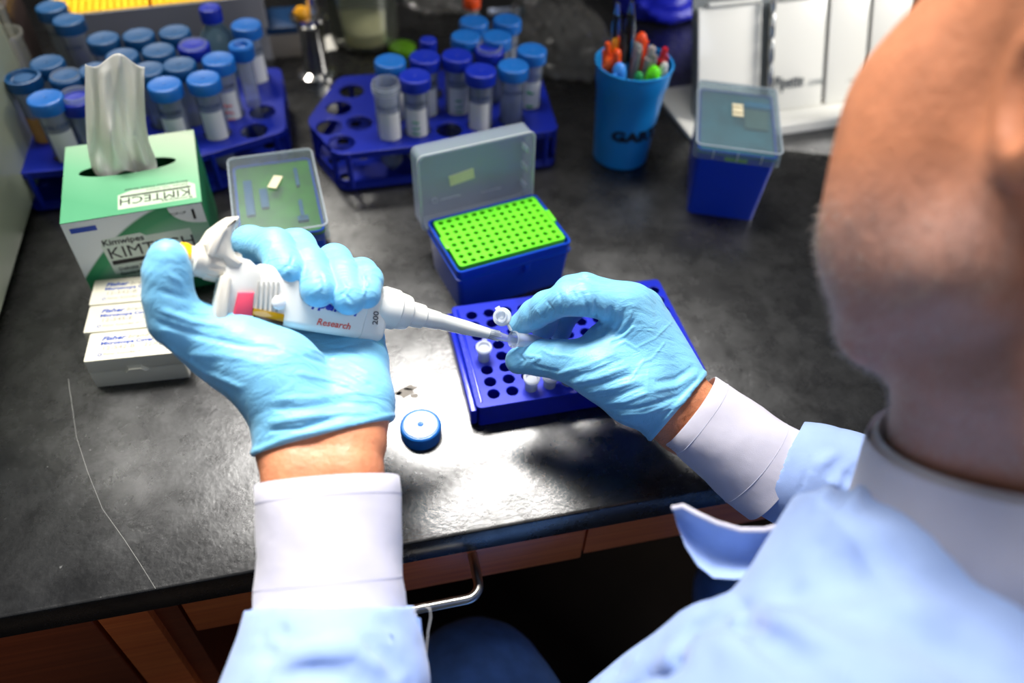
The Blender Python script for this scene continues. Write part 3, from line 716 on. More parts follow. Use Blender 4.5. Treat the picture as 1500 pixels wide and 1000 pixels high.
# clear pipes / serological tubes at the top left corner
for k, (a, b, r) in enumerate((((4, -30), (47, 85), .0085), ((30, -30), (60, 60), .0085))):
    pa = P(*a, .80); pb = onY(*b, 1.0)
q = W(52, 105, .05)
t = thing('clear_beaker', 'clear plastic beaker holding two clear tubes at the top left corner', 'beaker', (-.352, .955, ZB))
G().lathe([(.018, .0), (.019, .002), (.020, .118), (.0225, .120), (.0225, .123), (.0205, .123), (.0185, .118), (.0175, .003)], 32, None, True, False).obj('beaker_body', thin('clear_beaker', (214, 214, 206), .30, .1, .7), t)
for k, (dx, dy) in enumerate(((-.004, .0), (.006, .004))):
    t2 = thing('clear_pipette', ['clear glass tube leaning left in the small beaker', 'clear glass tube leaning right in the small beaker'][k], 'tube', (-.352+dx*1.4, .955+dy*1.2-.002, ZB+.004))
    G().sweep([(0, 0, 0), (-.045+.045*k, .02-.012*k, .25)], .0045, 16).obj('glass_tube', thin('clear_glass', (226, 226, 218), .22, .05, .9), t2)

# ================================================================== TISSUE CARTON
KC = [W(*p, .1) for p in ((91.5, 216), (281, 190), (297, 294), (93, 328))]; kc = sum(KC)/4; ka = math.radians(5.8); KW, KD, KH = .1205, .1240, .1
kim = thing('tissue_carton', 'green and white carton of lab wipes with an oval slot', 'tissue box', (kc[0], kc[1], ZB), ka)
# printed card: colours by object coordinates (flat print)
def carton_material(front):
    m = mat('carton_front' if front else 'carton_top', (60, 150, 100), .55); nt = m.node_tree; b = nt.nodes['Principled BSDF']; N = nt.nodes.new; L = nt.links.new
    tc = N('ShaderNodeTexCoord'); sx = N('ShaderNodeSeparateXYZ'); L(tc.outputs['Object'], sx.inputs[0])
    def mth(op, a, b_):
        n = N('ShaderNodeMath'); n.operation = op
        for i, v in enumerate((a, b_)):
            if v is None: continue
            if hasattr(v, 'links'): L(v, n.inputs[i])
            else: n.inputs[i].default_value = v
        return n.outputs[0]
    if front:                                       # white upper corner, green swoosh fading to a pale field, green foot
        xx = mth('ADD', sx.outputs[0], .06); curve = mth('ADD', mth('MULTIPLY', xx, 1.25), .034); curve = mth('SUBTRACT', curve, mth('MULTIPLY', mth('MULTIPLY', xx, xx), 5.5))
        r = N('ShaderNodeValToRGB'); e = r.color_ramp.elements; e[0].position = 0.0; e[0].color = (*lin((222, 228, 226)), 1); e[1].position = 1; e[1].color = (*lin((30, 130, 78)), 1)
        for p, c in ((.485, (226, 232, 230)), (.50, (30, 134, 82)), (.56, (50, 148, 96)), (.68, (150, 190, 162)), (.78, (196, 212, 198)), (.90, (150, 182, 160)), (.96, (40, 136, 84))):
            q_ = e.new(p); q_.color = (*lin(c), 1)
        L(mth('ADD', mth('MULTIPLY', mth('SUBTRACT', curve, sx.outputs[2]), 5.0), .5), r.inputs[0])
    else:
        r = N('ShaderNodeValToRGB'); e = r.color_ramp.elements; e[0].position = 0; e[0].color = (*lin((70, 150, 105)), 1); e[1].position = 1; e[1].color = (*lin((118, 160, 122)), 1)
        for p, c in ((.22, (104, 172, 128)), (.45, (150, 184, 150)), (.62, (176, 190, 164)), (.8, (108, 160, 120))):
            q_ = e.new(p); q_.color = (*lin(c), 1)
        L(mth('ADD', mth('MULTIPLY', mth('ADD', sx.outputs[1], .062), 4.2), mth('MULTIPLY', sx.outputs[0], 2.6)), r.inputs[0])
    L(r.outputs[0], b.inputs['Base Color']); return m
cgreen = mat('carton_green', (24, 128, 78), .55)
slot = [(.044*math.cos(a)+(-.003), .0115*math.sin(a)+.012) for a in np.linspace(0, 2*PI, 41)[:-1]]
def plate2(ol, hole, z0, z1):
    cu = bpy.data.curves.new('p', 'CURVE'); cu.dimensions = '2D'; cu.fill_mode = 'BOTH'; cu.extrude = (z1-z0)/2
    for pts in (ol, hole):
        s_ = cu.splines.new('POLY'); s_.points.add(len(pts)-1)
        for i, p in enumerate(pts): s_.points[i].co = (p[0], p[1], 0, 1)
        s_.use_cyclic_u = True
    ob = bpy.data.objects.new('p', cu); me = bpy.data.meshes.new_from_object(ob); bpy.data.objects.remove(ob)
    for v in me.vertices: v.co.z += (z0+z1)/2
    me.materials.clear(); return me
me = plate2([(KW/2, KD/2), (-KW/2, KD/2), (-KW/2, -KD/2), (KW/2, -KD/2)], slot, KH-.0008, KH); me.materials.append(carton_material(False)); link('carton_top', me, None, kim)
G().box(-KW/2, KW/2, -KD/2, -KD/2+.0008, 0, KH-.0009).obj('carton_front', carton_material(True), kim, smooth=False)
G().box(KW/2-.0008, KW/2, -KD/2+.0009, KD/2-.0009, 0, KH-.0009).obj('carton_side', cgreen, kim, smooth=False)
G().box(-KW/2, -KW/2+.0008, -KD/2+.0009, KD/2-.0009, 0, KH-.0009).obj('carton_side', cgreen, kim, smooth=False)
G().box(-KW/2, KW/2, KD/2-.0008, KD/2, 0, KH-.0009).obj('carton_back', cgreen, kim, smooth=False)
G().box(-KW/2+.001, KW/2-.001, -KD/2+.001, KD/2-.001, 0, .001).obj('carton_base', cgreen, kim, smooth=False)
blk = mat('print_black', (24, 24, 22), .6); wht = mat('print_white', (232, 234, 230), .6); dgr = mat('print_grey', (70, 84, 74), .6)
Mf = Matrix.Translation((0, -KD/2-.0002, 0)) @ Matrix.Rotation(PI/2, 4, 'X')       # front face: x right, y up
def on(Mx, x, y, z=0): return Mx @ Matrix.Translation((x, y, z))
# white halo panel, then words
def halo(Mx, pts, name='print_panel', m=None):
    g = G(); g.add([(x, y, .00005) for x, y in pts], [tuple(range(len(pts)))]); g.v = [Mx @ v for v in g.v]; g.obj(name, m or mat('print_pale', (206, 220, 206), .6), kim, smooth=False)
halo(Mf, [(-.034, .034), (-.036, .068), (-.033, .076), (.0, .077), (.004, .073), (.043, .073), (.045, .045), (.026, .043), (.022, .034)])
kx = -.0325
lettering('Kimwipes', .0092, blk, kim, on(Mf, kx-.002, .0685, .0002), bold=.00018)
lettering('KIMTECH', .0185, blk, kim, on(Mf, kx-.001, .0525, .0002), sx=1.0, bold=.0)
halo(on(Mf, 0, 0, .0001), [(kx, .0450), (kx+.074, .0450), (kx+.074, .0500), (kx, .0500)], 'print_bar', blk)
lettering('SCIENCE', .0042, wht, kim, on(Mf, kx+.050, .0460, .0004), bold=.0001)
for k, s in enumerate(('Delicate Task Wipers', 'Essuie-tout pour travaux delicats', 'Panos para tareas delicadas')):
    lettering(s, .0052, dgr, kim, on(Mf, kx+.003, .0375-.0062*k, .0002), bold=.0001)
halo(on(Mf, 0, 0, .0001), [(-.055, .0875), (-.033, .0875), (-.033, .0930), (-.055, .0930)], 'logo_bar', mat('print_blue', (30, 70, 170), .5))
# white corner round the figure 1
halo(on(Mf, 0, 0, .0001), [(KW/2-.0008, KH-.001)]+[(KW/2-.0008-.030*math.sin(a), KH-.001-.022*math.cos(a)) for a in np.linspace(0, PI/2, 9)], 'corner_panel', wht)
lettering('1', .0150, blk, kim, on(Mf, .0465, .0830, .0004), bold=.0004)
lettering('POP-UP', .0042, dgr, kim, on(Mf, .0300, .0900, .0004))
# lid print, upside down towards the viewer
Mt = Matrix.Translation((0, 0, KH+.0002)) @ Matrix.Rotation(PI, 4, 'Z')
halo(Mt, [(-.056, .0330), (-.056, .055), (.012, .055), (.012, .0330), (-.0, .028), (-.050, .028)], m=mat('print_pale2', (190, 208, 180), .6))
lettering('KIMTECH', .0150, blk, kim, on(Mt, -.052, .0390, .0002), sx=1.0)
lettering('Kimwipes', .0070, dgr, kim, on(Mt, -.053, .0500, .0002))
halo(on(Mt, 0, 0, .0001), [(-.052, .0348), (.010, .0348), (.010, .0374), (-.052, .0374)], 'print_bar', blk)
for k, s in enumerate(('Delicate Task Wipers', 'Essuie-tout pour travaux delicats')): lettering(s, .0042, dgr, kim, on(Mt, -.050, .0300-.005*k, .0002))
# tissue standing out of the slot
tis = thing('tissue', 'crumpled white tissue standing up out of the carton slot', 'tissue', (float(W(180, 250, .1)[0]), float(W(180, 250, .1)[1]), ZB+.1))
rows = [(88, 125, 212), (105, 125, 211), (140, 125, 211), (175, 126, 213), (205, 127, 217), (228, 130, 226), (245, 134, 231), (256, 140, 230)]
yk = float(W(180, 250, .1)[1]); V = []; nU, nV = 44, 36
for j in range(nV):
    s = j/(nV-1)*(len(rows)-1); i0 = min(int(s), len(rows)-2); f_ = s-i0
    py, xl, xr = [rows[i0][k]*(1-f_)+rows[i0+1][k]*f_ for k in range(3)]
    for i in range(nU):
        u = i/(nU-1); v = j/(nV-1); px = xl+(xr-xl)*u
        pyy = py+(1-v)**3*(10*math.sin(u*7.5+.6)+ (8 if u < .1 else 0)*(0.1-u)*0 ) + (8*(math.sin(u*9)) if v > .9 else 0)*(v-.9)*8
        amp = .0035+.0065*(1-abs(2*v-1))
        y = yk+.000+(1-v)*.018+amp*(math.sin(u*8.5+v*2.2)+.55*math.sin(u*17-v*5+1)+.35*math.sin(u*29+v*9)*v)
        q = onY(px, pyy, y); V.append(q)
g = G(); g.add(V, [(j*nU+i, j*nU+i+1, (j+1)*nU+i+1, (j+1)*nU+i) for j in range(nV-1) for i in range(nU-1)])
off = ROOT[tis.name].translation; g.v = [v-off for v in g.v]
to = g.obj('tissue_sheet', thin('tissue_paper', (246, 244, 238), .93, .6, .05), tis, angle=180); sd = to.modifiers.new('thickness', 'SOLIDIFY'); sd.thickness = .0004

# ================================================================== COVER GLASS BOXES
cream = mat('cream_plastic', (210, 206, 188), .42, sss=.0, var=.03, vscale=20); pblue = mat('print_cobalt', (30, 70, 160), .6); pgrey = mat('print_warm_grey', (140, 136, 124), .6)
def frontpix(p, h): return W(*p, h)
specs = [((122, 530), (127, 492), '12-542-B', '22X22-1', 'nearest of the three cream cover glass boxes, its tab in view'),
         ((122, 487), (127, 449), '12-545-E', '22X50-1', 'middle cream cover glass box of the three, shifted a little left'),
         ((131, 441), (134, 407), '12-542-B', '22X22-1', 'rear cream cover glass box touching the tissue carton')]
CH = .034
for k, (f_, b_, num, size, lab) in enumerate(specs):
    a = W(*f_, CH); b = W(*b_, CH); w_ = .0800; d_ = .0345
    ang = math.radians(-2.5); cx = a[0]+w_/2*math.cos(ang)+.0003; cy = (a[1]+b[1])/2+w_/2*math.sin(ang)-.0005
    cy = [a[1]+d_/2-.002, None, None][k] if k == 0 else prev+d_+.0012; prev = cy
    t = thing('cover_glass_box', lab, 'box', (cx, cy, ZB), ang, 'cream cover glass boxes in a row')
    G().rbox(w_, d_, 0, .019, r=.0015, bev=.0006, taper=.0).obj('box_base', cream, t)
    G().rbox(w_+.001, d_+.0008, .0195, CH, r=.0018, bev=.0009, taper=-.0006).obj('lid', cream, t)
    tg = G(); tg.loft([[(-.013, -d_/2, .0175), (.011, -d_/2, .0175), (.005, -d_/2, .0245), (-.007, -d_/2, .0245)], [(-.009, -d_/2-.003, .0180), (.007, -d_/2-.003, .0180), (.004, -d_/2-.003, .0215), (-.006, -d_/2-.003, .0215)]])
    tg.obj('tab', cream, t)
    Ml = Matrix.Translation((0, 0, CH+.0001)); x0 = -w_/2+.0115
    lettering('Fisher', .0064, pblue, t, on(Ml, x0, .0065), bold=.00022, shear=.25, sx=1.25)
    lettering('brand', .0060, pgrey, t, on(Ml, x0+.0215, .0067), shear=.25, sx=1.25)
    lettering('Microscope Cover Glass', .0052, pblue, t, on(Ml, x0, .0010), bold=.00018, sx=1.12)
    lettering(num, .0060, pgrey, t, on(Ml, x0+.0015, -.0052), sx=1.25); lettering(size, .0060, pgrey, t, on(Ml, x0+.0365, -.0052), sx=1.2)
    lettering('Fisher Scientific', .0034, pgrey, t, on(Ml, x0+.004, -.0115), sx=1.2); lettering('1 oz', .0038, pgrey, t, on(Ml, x0+.053, -.0110))
    lettering('Lot 18171-1', .0030, pgrey, t, on(Ml, x0+.0265, -.0112))
    gg = G().lathe([(.0018, 0), (.0018, .0001), (.0012, .0001), (.0012, 0)], 16, on(Ml, x0+.0012, -.0105), False, False); gg.obj('logo_ring', pblue, t)

# ================================================================== CUP OF PENS
cb = W(907.5, 228, 0); cup = thing('pen_cup', 'translucent blue plastic cup full of pens and markers', 'cup', (cb[0]+.0, cb[1], ZB), 0)
cupm = mat('cup_blue', (16, 128, 200), .42, coat=.1)
cupm.node_tree.nodes['Principled BSDF'].inputs['Subsurface Weight'].default_value = .0
G().lathe([(.030, .0), (.0330, .002), (.0360, .050), (.0400, .098), (.0418, .101), (.0432, .121), (.0446, .1225), (.0446, .1245), (.0425, .1245), (.0405, .104), (.0350, .050), (.0310, .004)], 56, None, True, True).obj('cup_body', cupm, cup)
cc_ = Vector((cb[0], cb[1], ZB))
pz = (W(925, 195, .05)-np.array(cc_)); ang = math.atan2(pz[0]-.0, -pz[1])
lettering('GART', .0175, mat('cup_print', (4, 16, 34), .5), cup, Matrix.Rotation(math.radians(3), 4, 'Z') @ Matrix.Translation((0, 0, .043)), bend=.0371, align='CENTER', bold=.0007, sx=1.3, thick=.0006)
pens = [  # pixel of the top end, height, colour, radius, name, label
 ((887, 62), .150, (236, 84, 20), .0046, 'pen', 'orange pen at the left rim of the blue cup', 'screw'),
 ((889, 84), .135, (240, 96, 30), .0056, 'marker', 'orange marker lowest at the left of the blue cup', 'round'),
 ((901, 56), .152, (226, 150, 30), .0040, 'pen', 'yellow topped pen behind the orange ones', 'round'),
 ((904, 72), .146, (238, 80, 22), .0050, 'marker', 'orange marker right of the lowest orange one', 'round'),
 ((916, 50), .158, (40, 34, 32), .0042, 'pen', 'black pen standing behind the silver ones', 'screw'),
 ((907, 94), .134, (60, 140, 226), .0078, 'marker', 'thick light blue marker at the front of the cup', 'round'),
 ((936, 60), .150, (150, 146, 142), .0062, 'pen', 'silver grey pen left of the other silver pen', 'round'),
 ((941, 48), .158, (230, 72, 24), .0066, 'marker', 'orange marker behind the silver pens', 'round'),
 ((956, 68), .148, (160, 150, 146), .0060, 'pen', 'silver grey pen with a dark clip, right of centre', 'screw'),
 ((937, 106), .130, (30, 140, 70), .0050, 'pen', 'dark green pen low at the front rim', 'round'),
 ((963, 100), .132, (96, 220, 24), .0080, 'marker', 'lime green highlighter at the front right rim', 'round'),
 ((975, 70), .147, (190, 20, 40), .0050, 'pen', 'crimson pen near the right rim', 'screw'),
 ((983, 94), .134, (206, 206, 202), .0042, 'pen', 'white pen end resting on the right rim', 'round')]
for (px, h_, col, r_, nm, lab, kind) in pens:
    tip = Vector([float(v) for v in W(*px, h_)]); v2 = Vector((tip.x-cc_.x, tip.y-cc_.y)); 
    lim = .0405-r_-.0005
    if v2.length > lim: tip.x, tip.y = cc_.x+v2.x/v2.length*lim, cc_.y+v2.y/v2.length*lim
    base = Vector((cc_.x+(tip.x-cc_.x)*.55, cc_.y+(tip.y-cc_.y)*.55, ZB+.006+r_*.6))
    t = thing(nm, lab, 'pen', base, 0, 'pens and markers in the blue cup'); d = tip-base; L_ = d.length; q = d.to_track_quat('Z', 'Y').to_matrix().to_4x4()
    pm = mat('pen_%d_%d_%d' % col, col, .35)
    g = G().lathe([(r_*.3, 0), (r_*.7, .008), (r_*.85, .012), (r_*.88, L_*.62)], 16, q); g.obj('barrel', mat('pen_barrel_dark', (50, 46, 44), .4) if nm == 'pen' else pm, t)
    g = G()
    if kind == 'round': g.lathe([(r_*.95, L_*.62), (r_, L_*.64), (r_, L_-r_*1.2), (r_*.8, L_-r_*.4), (r_*.4, L_)], 16, q)
    else: g.lathe([(r_*.95, L_*.62), (r_, L_*.64), (r_, L_-.014), (r_*.7, L_-.012), (r_*.75, L_-.003), (r_*.5, L_)], 16, q)
    g.obj('pen_cap', pm, t)
    g = G().rbox(r_*.5, r_*.5, L_*.72, L_-.008, r=.0004, bev=.0003, cx=0, cy=-r_*1.05, M=q); g.obj('clip', pm, t)
steel = mat('bright_steel', (200, 200, 196), .18, 1.0); blackp = mat('black_plastic', (22, 21, 20), .4)
for k, (px, h_, lab) in enumerate((((905, 4), .190, 'dark handled steel tool leaning at the back left of the cup'), ((926, 2), .195, 'dark handled steel tool standing upright at the back of the cup'))):
    tip = Vector([float(v) for v in W(*px, h_)]); base = cc_+Vector((-.006+.012*k, .016, .006)); t = thing('tweezers', lab, 'tool', base); d = tip-base; q = d.to_track_quat('Z', 'Y').to_matrix().to_4x4(); L_ = d.length
    for s in (-1, 1):
        G().sweep([q @ Vector(p) for p in ((s*.0006, 0, 0), (s*.0050, 0, L_*.5), (s*.0040, 0, L_*.85), (s*.0006, 0, L_))], [.0012, .0024, .0028, .002], 8).obj('arm', steel, t)
    G().rbox(.009, .006, L_*.62, L_*.93, r=.002, bev=.001, M=q).obj('grip', blackp, t)

# ================================================================== WHITE PIPETTE STAND
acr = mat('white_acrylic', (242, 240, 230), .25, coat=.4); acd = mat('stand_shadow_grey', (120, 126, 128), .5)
b0 = W(1022, 182, .004); b1 = W(1147, 165, .004); sa = math.radians(4.06); org = Vector((float(b0[0]), float(b0[1]), ZB))
stand = thing('pipette_stand', 'white acrylic pipette stand, its boards leaning back on a flat base', 'stand', org, sa)
SW, PL = .315, .136
G().rbox(SW+.03, .135, 0, .006, r=.004, bev=.001, cx=SW/2-.008, cy=.024).obj('base_plate', acr, stand)
G().rbox(SW+.03, .012, .0061, .013, r=.003, bev=.002, cx=SW/2-.008, cy=-.037).obj('front_lip', acr, stand)
lean = Matrix.Translation((0, 0, .0075)) @ Matrix.Rotation(math.radians(-25), 4, 'X')
for x0, x1 in ((0.0, .0885), (.1030, .1830), (.1880, .2480), (.2530, SW)):
    G().rbox(x1-x0, .004, 0, PL, r=.0015, bev=.0008, cx=(x0+x1)/2, cy=.002, M=lean).obj('leaning_board', acr, stand)
    G().rbox(x1-x0-.014, .010, PL+.0002, PL+.005, r=.002, bev=.0008, cx=(x0+x1)/2+.004, cy=.0, M=lean).obj('top_ledge', acr, stand)
    G().rbox(x1-x0-.004, .004, PL+.006, PL+.075, r=.0015, bev=.0008, cx=(x0+x1)/2, cy=.016, M=lean).obj('upper_board', acr, stand)
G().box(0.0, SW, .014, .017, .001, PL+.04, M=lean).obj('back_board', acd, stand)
lettering('Pipette', .0230, mat('stand_print', (30, 44, 54), .5), stand, lean @ Matrix.Translation((.108, -.0012, .028)) @ Matrix.Rotation(PI/2, 4, 'X'), bold=.0003, shear=.15, sx=.68)
lettering('.com', .0130, mat('stand_print_grey', (110, 120, 124), .5), stand, lean @ Matrix.Translation((.158, -.0012, .028)) @ Matrix.Rotation(PI/2, 4, 'X'), shear=.15)
rp = Matrix.Translation(org) @ Matrix.Rotation(sa, 4, 'Z') @ Vector((.0965, -.009, .0142))
rod = thing('steel_rod', 'segmented bright steel rod leaning before the gap in the white stand', 'rod', rp)
prof = []
for i in range(6): prof += [(.0022, i*.030+.001), (.0036, i*.030+.004), (.0036, i*.030+.026), (.0022, i*.030+.029)]
G().lathe(prof, 16, Matrix.Rotation(sa, 4, 'Z') @ Matrix.Rotation(math.radians(-25), 4, 'X')).obj('rod_body', mat('bright_steel', (200, 200, 196), .18, 1.0), rod)
bt = thing('clear_bottle', 'clear ribbed plastic bottle at the right end of the white stand', 'bottle', Matrix.Translation(org) @ Matrix.Rotation(sa, 4, 'Z') @ Vector((.262, -.078, 0)))
prof = [(.001, .0005)]+[(.019+.0012*math.sin(i*1.6), .004+i*.005) for i in range(30)]+[(.012, .162), (.012, .175)]
G().lathe(prof, 32).obj('bottle_body', thin('ribbed_bottle', (206, 208, 214), .3, .08, .9), bt)

# ================================================================== THINGS ALONG THE TOP OF THE PHOTO
grey_tray = mat('tray_grey', (128, 128, 134), .5); yel = mat('tray_yellow', (252, 196, 14), .45)
ta = W(145, 22, .088); tb_ = W(385, -3, .088); an = math.atan2(tb_[1]-ta[1], tb_[0]-ta[0]); Lw = float(np.linalg.norm(tb_-ta))+.06
tr = thing('grey_tray', 'grey tray holding bright yellow tube racks at the top left', 'tray', (float(ta[0])-.06, float(ta[1]), ZB), an)
G().tray(Lw+.0, .16, 0, .088, .003, r=.004, floor=.004, cx=Lw/2, cy=.08).obj('tray_body', grey_tray, tr)
for k, (xa, xb) in enumerate(((.005, .118), (.124, Lw-.006))):
    yt = thing('yellow_tray', ['bright yellow grooved rack, left one in the grey tray', 'bright yellow grooved rack, right one in the grey tray'][k], 'rack', Matrix.Translation((float(ta[0])-.06, float(ta[1]), ZB)) @ Matrix.Rotation(an, 4, 'Z') @ Vector((0, 0, .005)), an, 'yellow racks in the grey tray')
    nx = int((xb-xa)/.0085)
    hs = [(xa+.005+i*.0085, .010+j*.0085, .003, 8) for i in range(nx) for j in range(8)]
    me = plate([(xa, .004), (xb, .004), (xb, .15), (xa, .15)], [h_ for h_ in hs if h_[0] < xb-.004], .078, .084); me.materials.append(yel); link('rack_top', me, None, yt)
    G().tray(xb-xa, .146, 0, .0778, .002, r=.002, cx=(xa+xb)/2, cy=.077).obj('rack_body', yel, yt)
# dark device left of the tray, with a steel tube
dv = thing('dark_device', 'dark brown device with a red button at the top left edge', 'device', (-.405, 1.085, ZB), an)
G().rbox(.07, .10, 0, .115, r=.006, bev=.002).obj('device_body', mat('dark_brown_plastic', (56, 44, 42), .45), dv)
G().lathe([(.006, 0), (.006, .003), (.004, .004)], 20, Matrix.Translation((.0, -.050, .080)) @ Matrix.Rotation(PI/2, 4, 'X')).obj('button', mat('red_button', (200, 40, 20), .4), dv)
# chrome valve turret with a yellow knob
vb = W(463, 112, 0); vt = thing('chrome_turret', 'chrome gas turret with a small yellow knob beside the glass beaker', 'valve', (vb[0]+.002, vb[1]+.006, ZB))
chrome = mat('chrome', (226, 224, 220), .14, 1.0)
G().lathe([(.026, 0), (.026, .004), (.018, .008), (.0165, .03), (.0160, .068), (.020, .076), (.0235, .079), (.0235, .084), (.0150, .086)], 36).obj('column', chrome, vt)
G().lathe([(.010, .086), (.008, .094), (.006, .110), (.008, .115), (.005, .135), (.006, .17)], 20, Matrix.Translation((.005, .004, 0))).obj('spindle', chrome, vt)
G().lathe([(.009, .0865), (.0100, .092), (.006, .097)], 24, Matrix.Translation((-.008, -.009, 0))).obj('knob', mat('knob_yellow', (232, 160, 14), .4), vt)
# blue edged grey box left of the turret
q = W(425, 62, .03); gb = thing('grey_block', 'low grey block with a dark blue top edge left of the chrome turret', 'box', (float(W(418, 92, 0)[0])-.01, float(W(418, 92, 0)[1])+.045, ZB))
G().rbox(.070, .06, 0, .034, r=.003, bev=.001).obj('block_body', mat('block_grey', (122, 116, 110), .4), gb)
G().rbox(.072, .062, .0342, .044, r=.003, bev=.001).obj('block_top', mat('block_blue', (10, 50, 90), .4), gb)
# paper scrap right of the turret
q = W(482, 66, 0); ps = thing('paper_scrap', 'small white scrap of paper between the turret and the beaker', 'paper', (float(q[0]), float(q[1]), ZB))
G().loft([[(-.008, -.02, .0004), (.010, -.016, .001), (.004, .022, .004), (-.010, .016, .002)], [(-.008, -.02, .0010), (.010, -.016, .0016), (.004, .022, .0046), (-.010, .016, .0026)]]).obj('scrap', mat('paper_white', (226, 222, 214), .7), ps)
# beaker
q = W(535, 57, 0); bk = thing('glass_beaker', 'round glass beaker of pale liquid at the top of the bench', 'beaker', (float(q[0]), float(q[1]), ZB))
glassm = mat('clear_glass_solid', (250, 252, 250), .02, trans=1.0, ior=1.45)
G().lathe([(.040, .0), (.0455, .002), (.0490, .008), (.0495, .020), (.0495, .12), (.0508, .124), (.0482, .124), (.0475, .02), (.046, .009), (.042, .005), (.001, .004)], 48, None, True, False).obj('beaker_wall', thin('beaker_glass', (216, 222, 206), .12, .03, 1.0), bk)
G().lathe([(.041, .006), (.0455, .010), (.0468, .020), (.0468, .026), (.0003, .026)], 48).obj('liquid', thin('straw_liquid', (240, 234, 196), .75, .03, 1.0), bk)
q = W(583, 76, 0); ld = thing('green_disc', 'lime green disc half hidden behind the middle rack tubes', 'disc', (float(q[0])+.006, float(q[1]), ZB))
G().lathe([(.018, 0), (.019, .002), (.019, .008), (.016, .010), (.003, .0098)], 32).obj('disc_body', mat('disc_green', (86, 140, 10), .5), ld)
# orange vial cap, pen, clear bag, blue bag
q = W(695, 16, .05); ov = thing('orange_vial', 'small vial with an orange red cap behind the middle rack', 'vial', (float(q[0]), float(q[1])+.02, ZB))
G().lathe([(.009, 0), (.010, .002), (.010, .046), (.008, .050)], 24).obj('vial_body', thin('vial_clear', (220, 226, 226), .3, .06, .8), ov)
G().lathe([(.0118, .047), (.0122, .049), (.0122, .058), (.0105, .061), (.004, .060)], 24).obj('vial_cap', mat('orange_cap', (226, 74, 14), .4), ov)
q0 = Vector([float(v) for v in W(716, 12, .012)]); q1 = Vector([float(v) for v in W(768, 8, .012)])
wp = thing('white_pen', 'white pen with a dark teal end lying behind the middle rack', 'pen', (q0.x, q0.y, ZB))
G().sweep([(0, 0, .006), tuple((q1-q0)*.85+Vector((0, 0, .006)))], .005, 12).obj('barrel', mat('pen_white', (186, 196, 220), .35), wp)
G().sweep([tuple((q1-q0)*.86+Vector((0, 0, .006))), tuple((q1-q0)+Vector((0, 0, .006)))], .0056, 12).obj('pen_cap', mat('pen_teal', (8, 62, 84), .35), wp)
def blob(name, label, cat, centre, size, f, m, seed, part):
    c = np.array(centre, float); o = thing(name, label, cat, (c[0], c[1], ZB)); r = np.random.default_rng(seed)
    n1, n2 = 44, 22; V = []; k = r.normal(0, 1, (14, 3))*f; ph = r.uniform(0, 6.3, 14)
    for j in range(n2):
        th = PI*(j+.5)/n2*.5
        for i in range(n1):
            a = 2*PI*i/n1; d = np.array([math.cos(a)*math.cos(th), math.sin(a)*math.cos(th), math.sin(th)])
            w_ = 1+.11*sum(abs(math.sin(k[q] @ d+ph[q])) for q in range(8))/2.2-.25
            V.append(tuple(d*w_*np.array(size)+np.array([0, 0, .001])))
    V.append((0, 0, size[2]*.9)); g = G(); g.add(V, [(j*n1+i, j*n1+(i+1) % n1, (j+1)*n1+(i+1) % n1, (j+1)*n1+i) for j in range(n2-1) for i in range(n1)]+[((n2-1)*n1+i, (n2-1)*n1+(i+1) % n1, len(V)-1) for i in range(n1)]+[tuple(range(n1))[::-1]])
    g.obj(part, m, o, angle=25); return o
q = W(815, 60, 0)
bag = thin('bag_film', (214, 212, 206), .10, .12, .9)
blob('clear_bag', 'crumpled clear plastic bag lying between the middle rack and the pen cup', 'bag', (float(q[0]), float(q[1])), (.075, .12, .05), 6.5, bag, 3, 'film')
q = W(655, 18, 0)
blob('clear_wrapper', 'loose clear wrapper behind the middle rack', 'wrapper', (float(q[0]), float(q[1])+.04), (.06, .05, .03), 6, bag, 5, 'film')
q = W(985, -6, .03)
blob('blue_bag', 'folded royal blue bag at the top of the bench behind the pen cup', 'bag', (float(q[0]), float(q[1])+.03), (.075, .06, .05), 4, mat('bag_blue', (14, 30, 196), .4, bump=.002, bscale=40), 9, 'bag_body')
# glass dish behind the cap of the right-hand tube
q = W(803, 52, 0)
